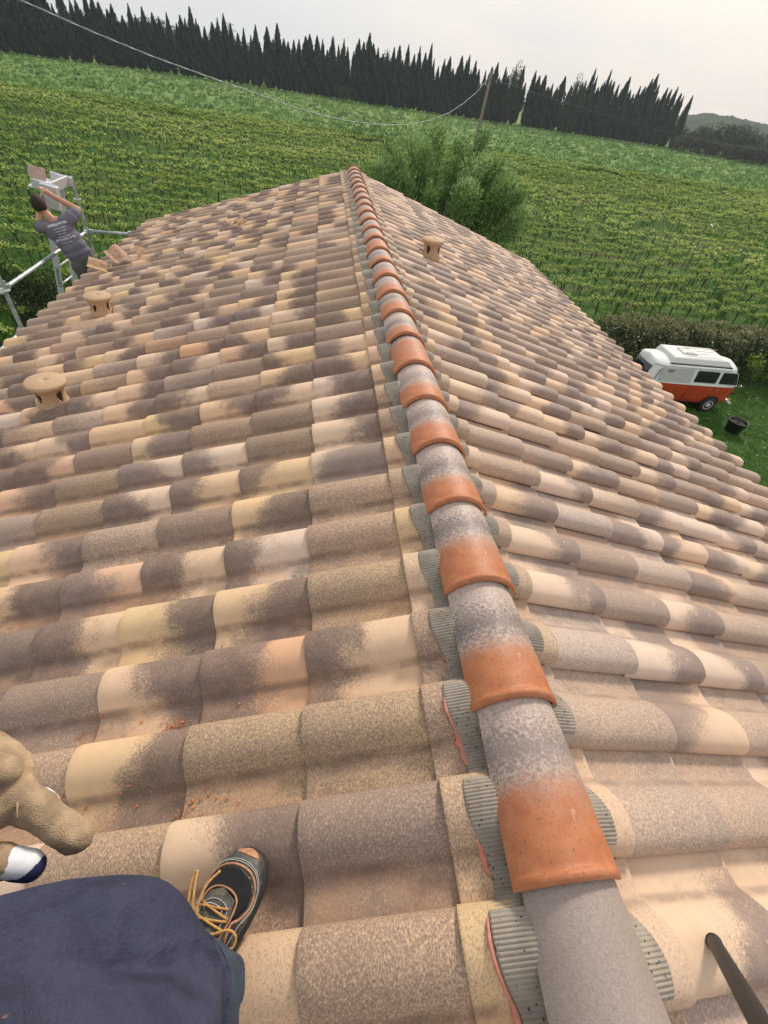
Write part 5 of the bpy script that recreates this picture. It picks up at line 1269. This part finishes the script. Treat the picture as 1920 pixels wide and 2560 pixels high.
    gl += [('c', w_((-.995, .150, .700)), .034, w_((-.935, .155, .675)), .036), ('c', w_((-.935, .155, .675)), .040, w_((-.888, .168, .680)), .036),
           ('c', w_((-.905, .185, .683)), .030, w_((-.872, .168, .682)), .024),
           ('c', w_((-.888, .140, .678)), .030, w_((-.862, .150, .678)), .024),
           # thumb, index, middle, ring, little finger
           ('c', w_((-.872, .156, .676)), .021, w_((-.838, .139, .670)), .0175), ('c', w_((-.838, .139, .670)), .0172, w_((-.796, .1145, .654)), .0155),
           ('c', w_((-.912, .116, .672)), .020, w_((-.876, .103, .664)), .0150), ('c', w_((-.876, .103, .664)), .0150, w_((-.851, .0985, .6590)), .0146),
           ('c', w_((-.895, .172, .704)), .018, w_((-.862, .166, .706)), .015),
           ('c', w_((-.925, .118, .660)), .018, w_((-.895, .105, .640)), .0145), ('c', w_((-.895, .105, .640)), .014, w_((-.872, .110, .615)), .012),
           ('c', w_((-.940, .125, .650)), .017, w_((-.918, .112, .626)), .0135), ('c', w_((-.918, .112, .626)), .013, w_((-.897, .118, .604)), .011),
           ('c', w_((-.950, .140, .645)), .015, w_((-.938, .128, .622)), .012), ('c', w_((-.938, .128, .622)), .0115, w_((-.920, .130, .604)), .010)]
    M_GLV = simple('suede_work_glove', (.46, .325, .20), .95, .32, 24, bumpk=.6, bscale=700)
    g = blob('glove', gl, M_GLV, t, .0032, 4)
    tx3 = bpy.data.textures.new('creases', 'CLOUDS'); tx3.noise_scale = .02
    dm = g.modifiers.new('creases', 'DISPLACE'); dm.texture = tx3; dm.strength = .006; dm.mid_level = .5; dm.texture_coords = 'LOCAL'
    M_LIN = simple('white_glove_lining', (.72, .73, .76), .9, .06, 60)
    blob('lining', [('c', w_((-.848, .0980, .6585)), .0140, w_((-.832, .0955, .6540)), .0134)], M_LIN, g, .003, 2)
    blob('lining', [('e', w_((-.832, .150, .667)), (.017, .0065, .009), Matrix.Rotation(-.55, 3, 'Z'))], M_LIN, g, .0025, 2)
    blob('navy_binding', [('c', w_((-.842, .0960, .6550)), .0134, w_((-.8300, .0938, .6520)), .0130)], simple('navy_binding_cloth', (.012, .015, .08), .8), g, .0025, 2)
    mb = MB(); mb.tube([w_((-.866, .176, .700)), w_((-.852, .160, .6935)), w_((-.848, .150, .6925)), w_((-.846, .140, .6915)), w_((-.842, .128, .689))], .0008, 6); mb.build('glove_seam', simple('pale_seam_thread', (.58, .44, .30)), g, True)
    return t
photographer()
# ------------------------------------------------------------------ haze (thin, real air)
HZ, nt = mat('haze', 1); m = HZ
for n_ in list(nt.n):
    if n_.type == 'BSDF_PRINCIPLED': nt.n.remove(n_)
pv = nt.node('ShaderNodeVolumePrincipled', {'Color': (.80, .86, .90, 1), 'Density': .00022, 'Anisotropy': .2})
nt.l.new(pv.outputs[0], nt.n['Material Output'].inputs['Volume'])
mb = MB(); mb.box((0, 650, (G-3+75)/2), (3400, 2600, 75-(G-3)))
tag(mb.build('haze', HZ), 'thin pale haze in the air between the roof and the far trees', 'haze', kind='stuff')
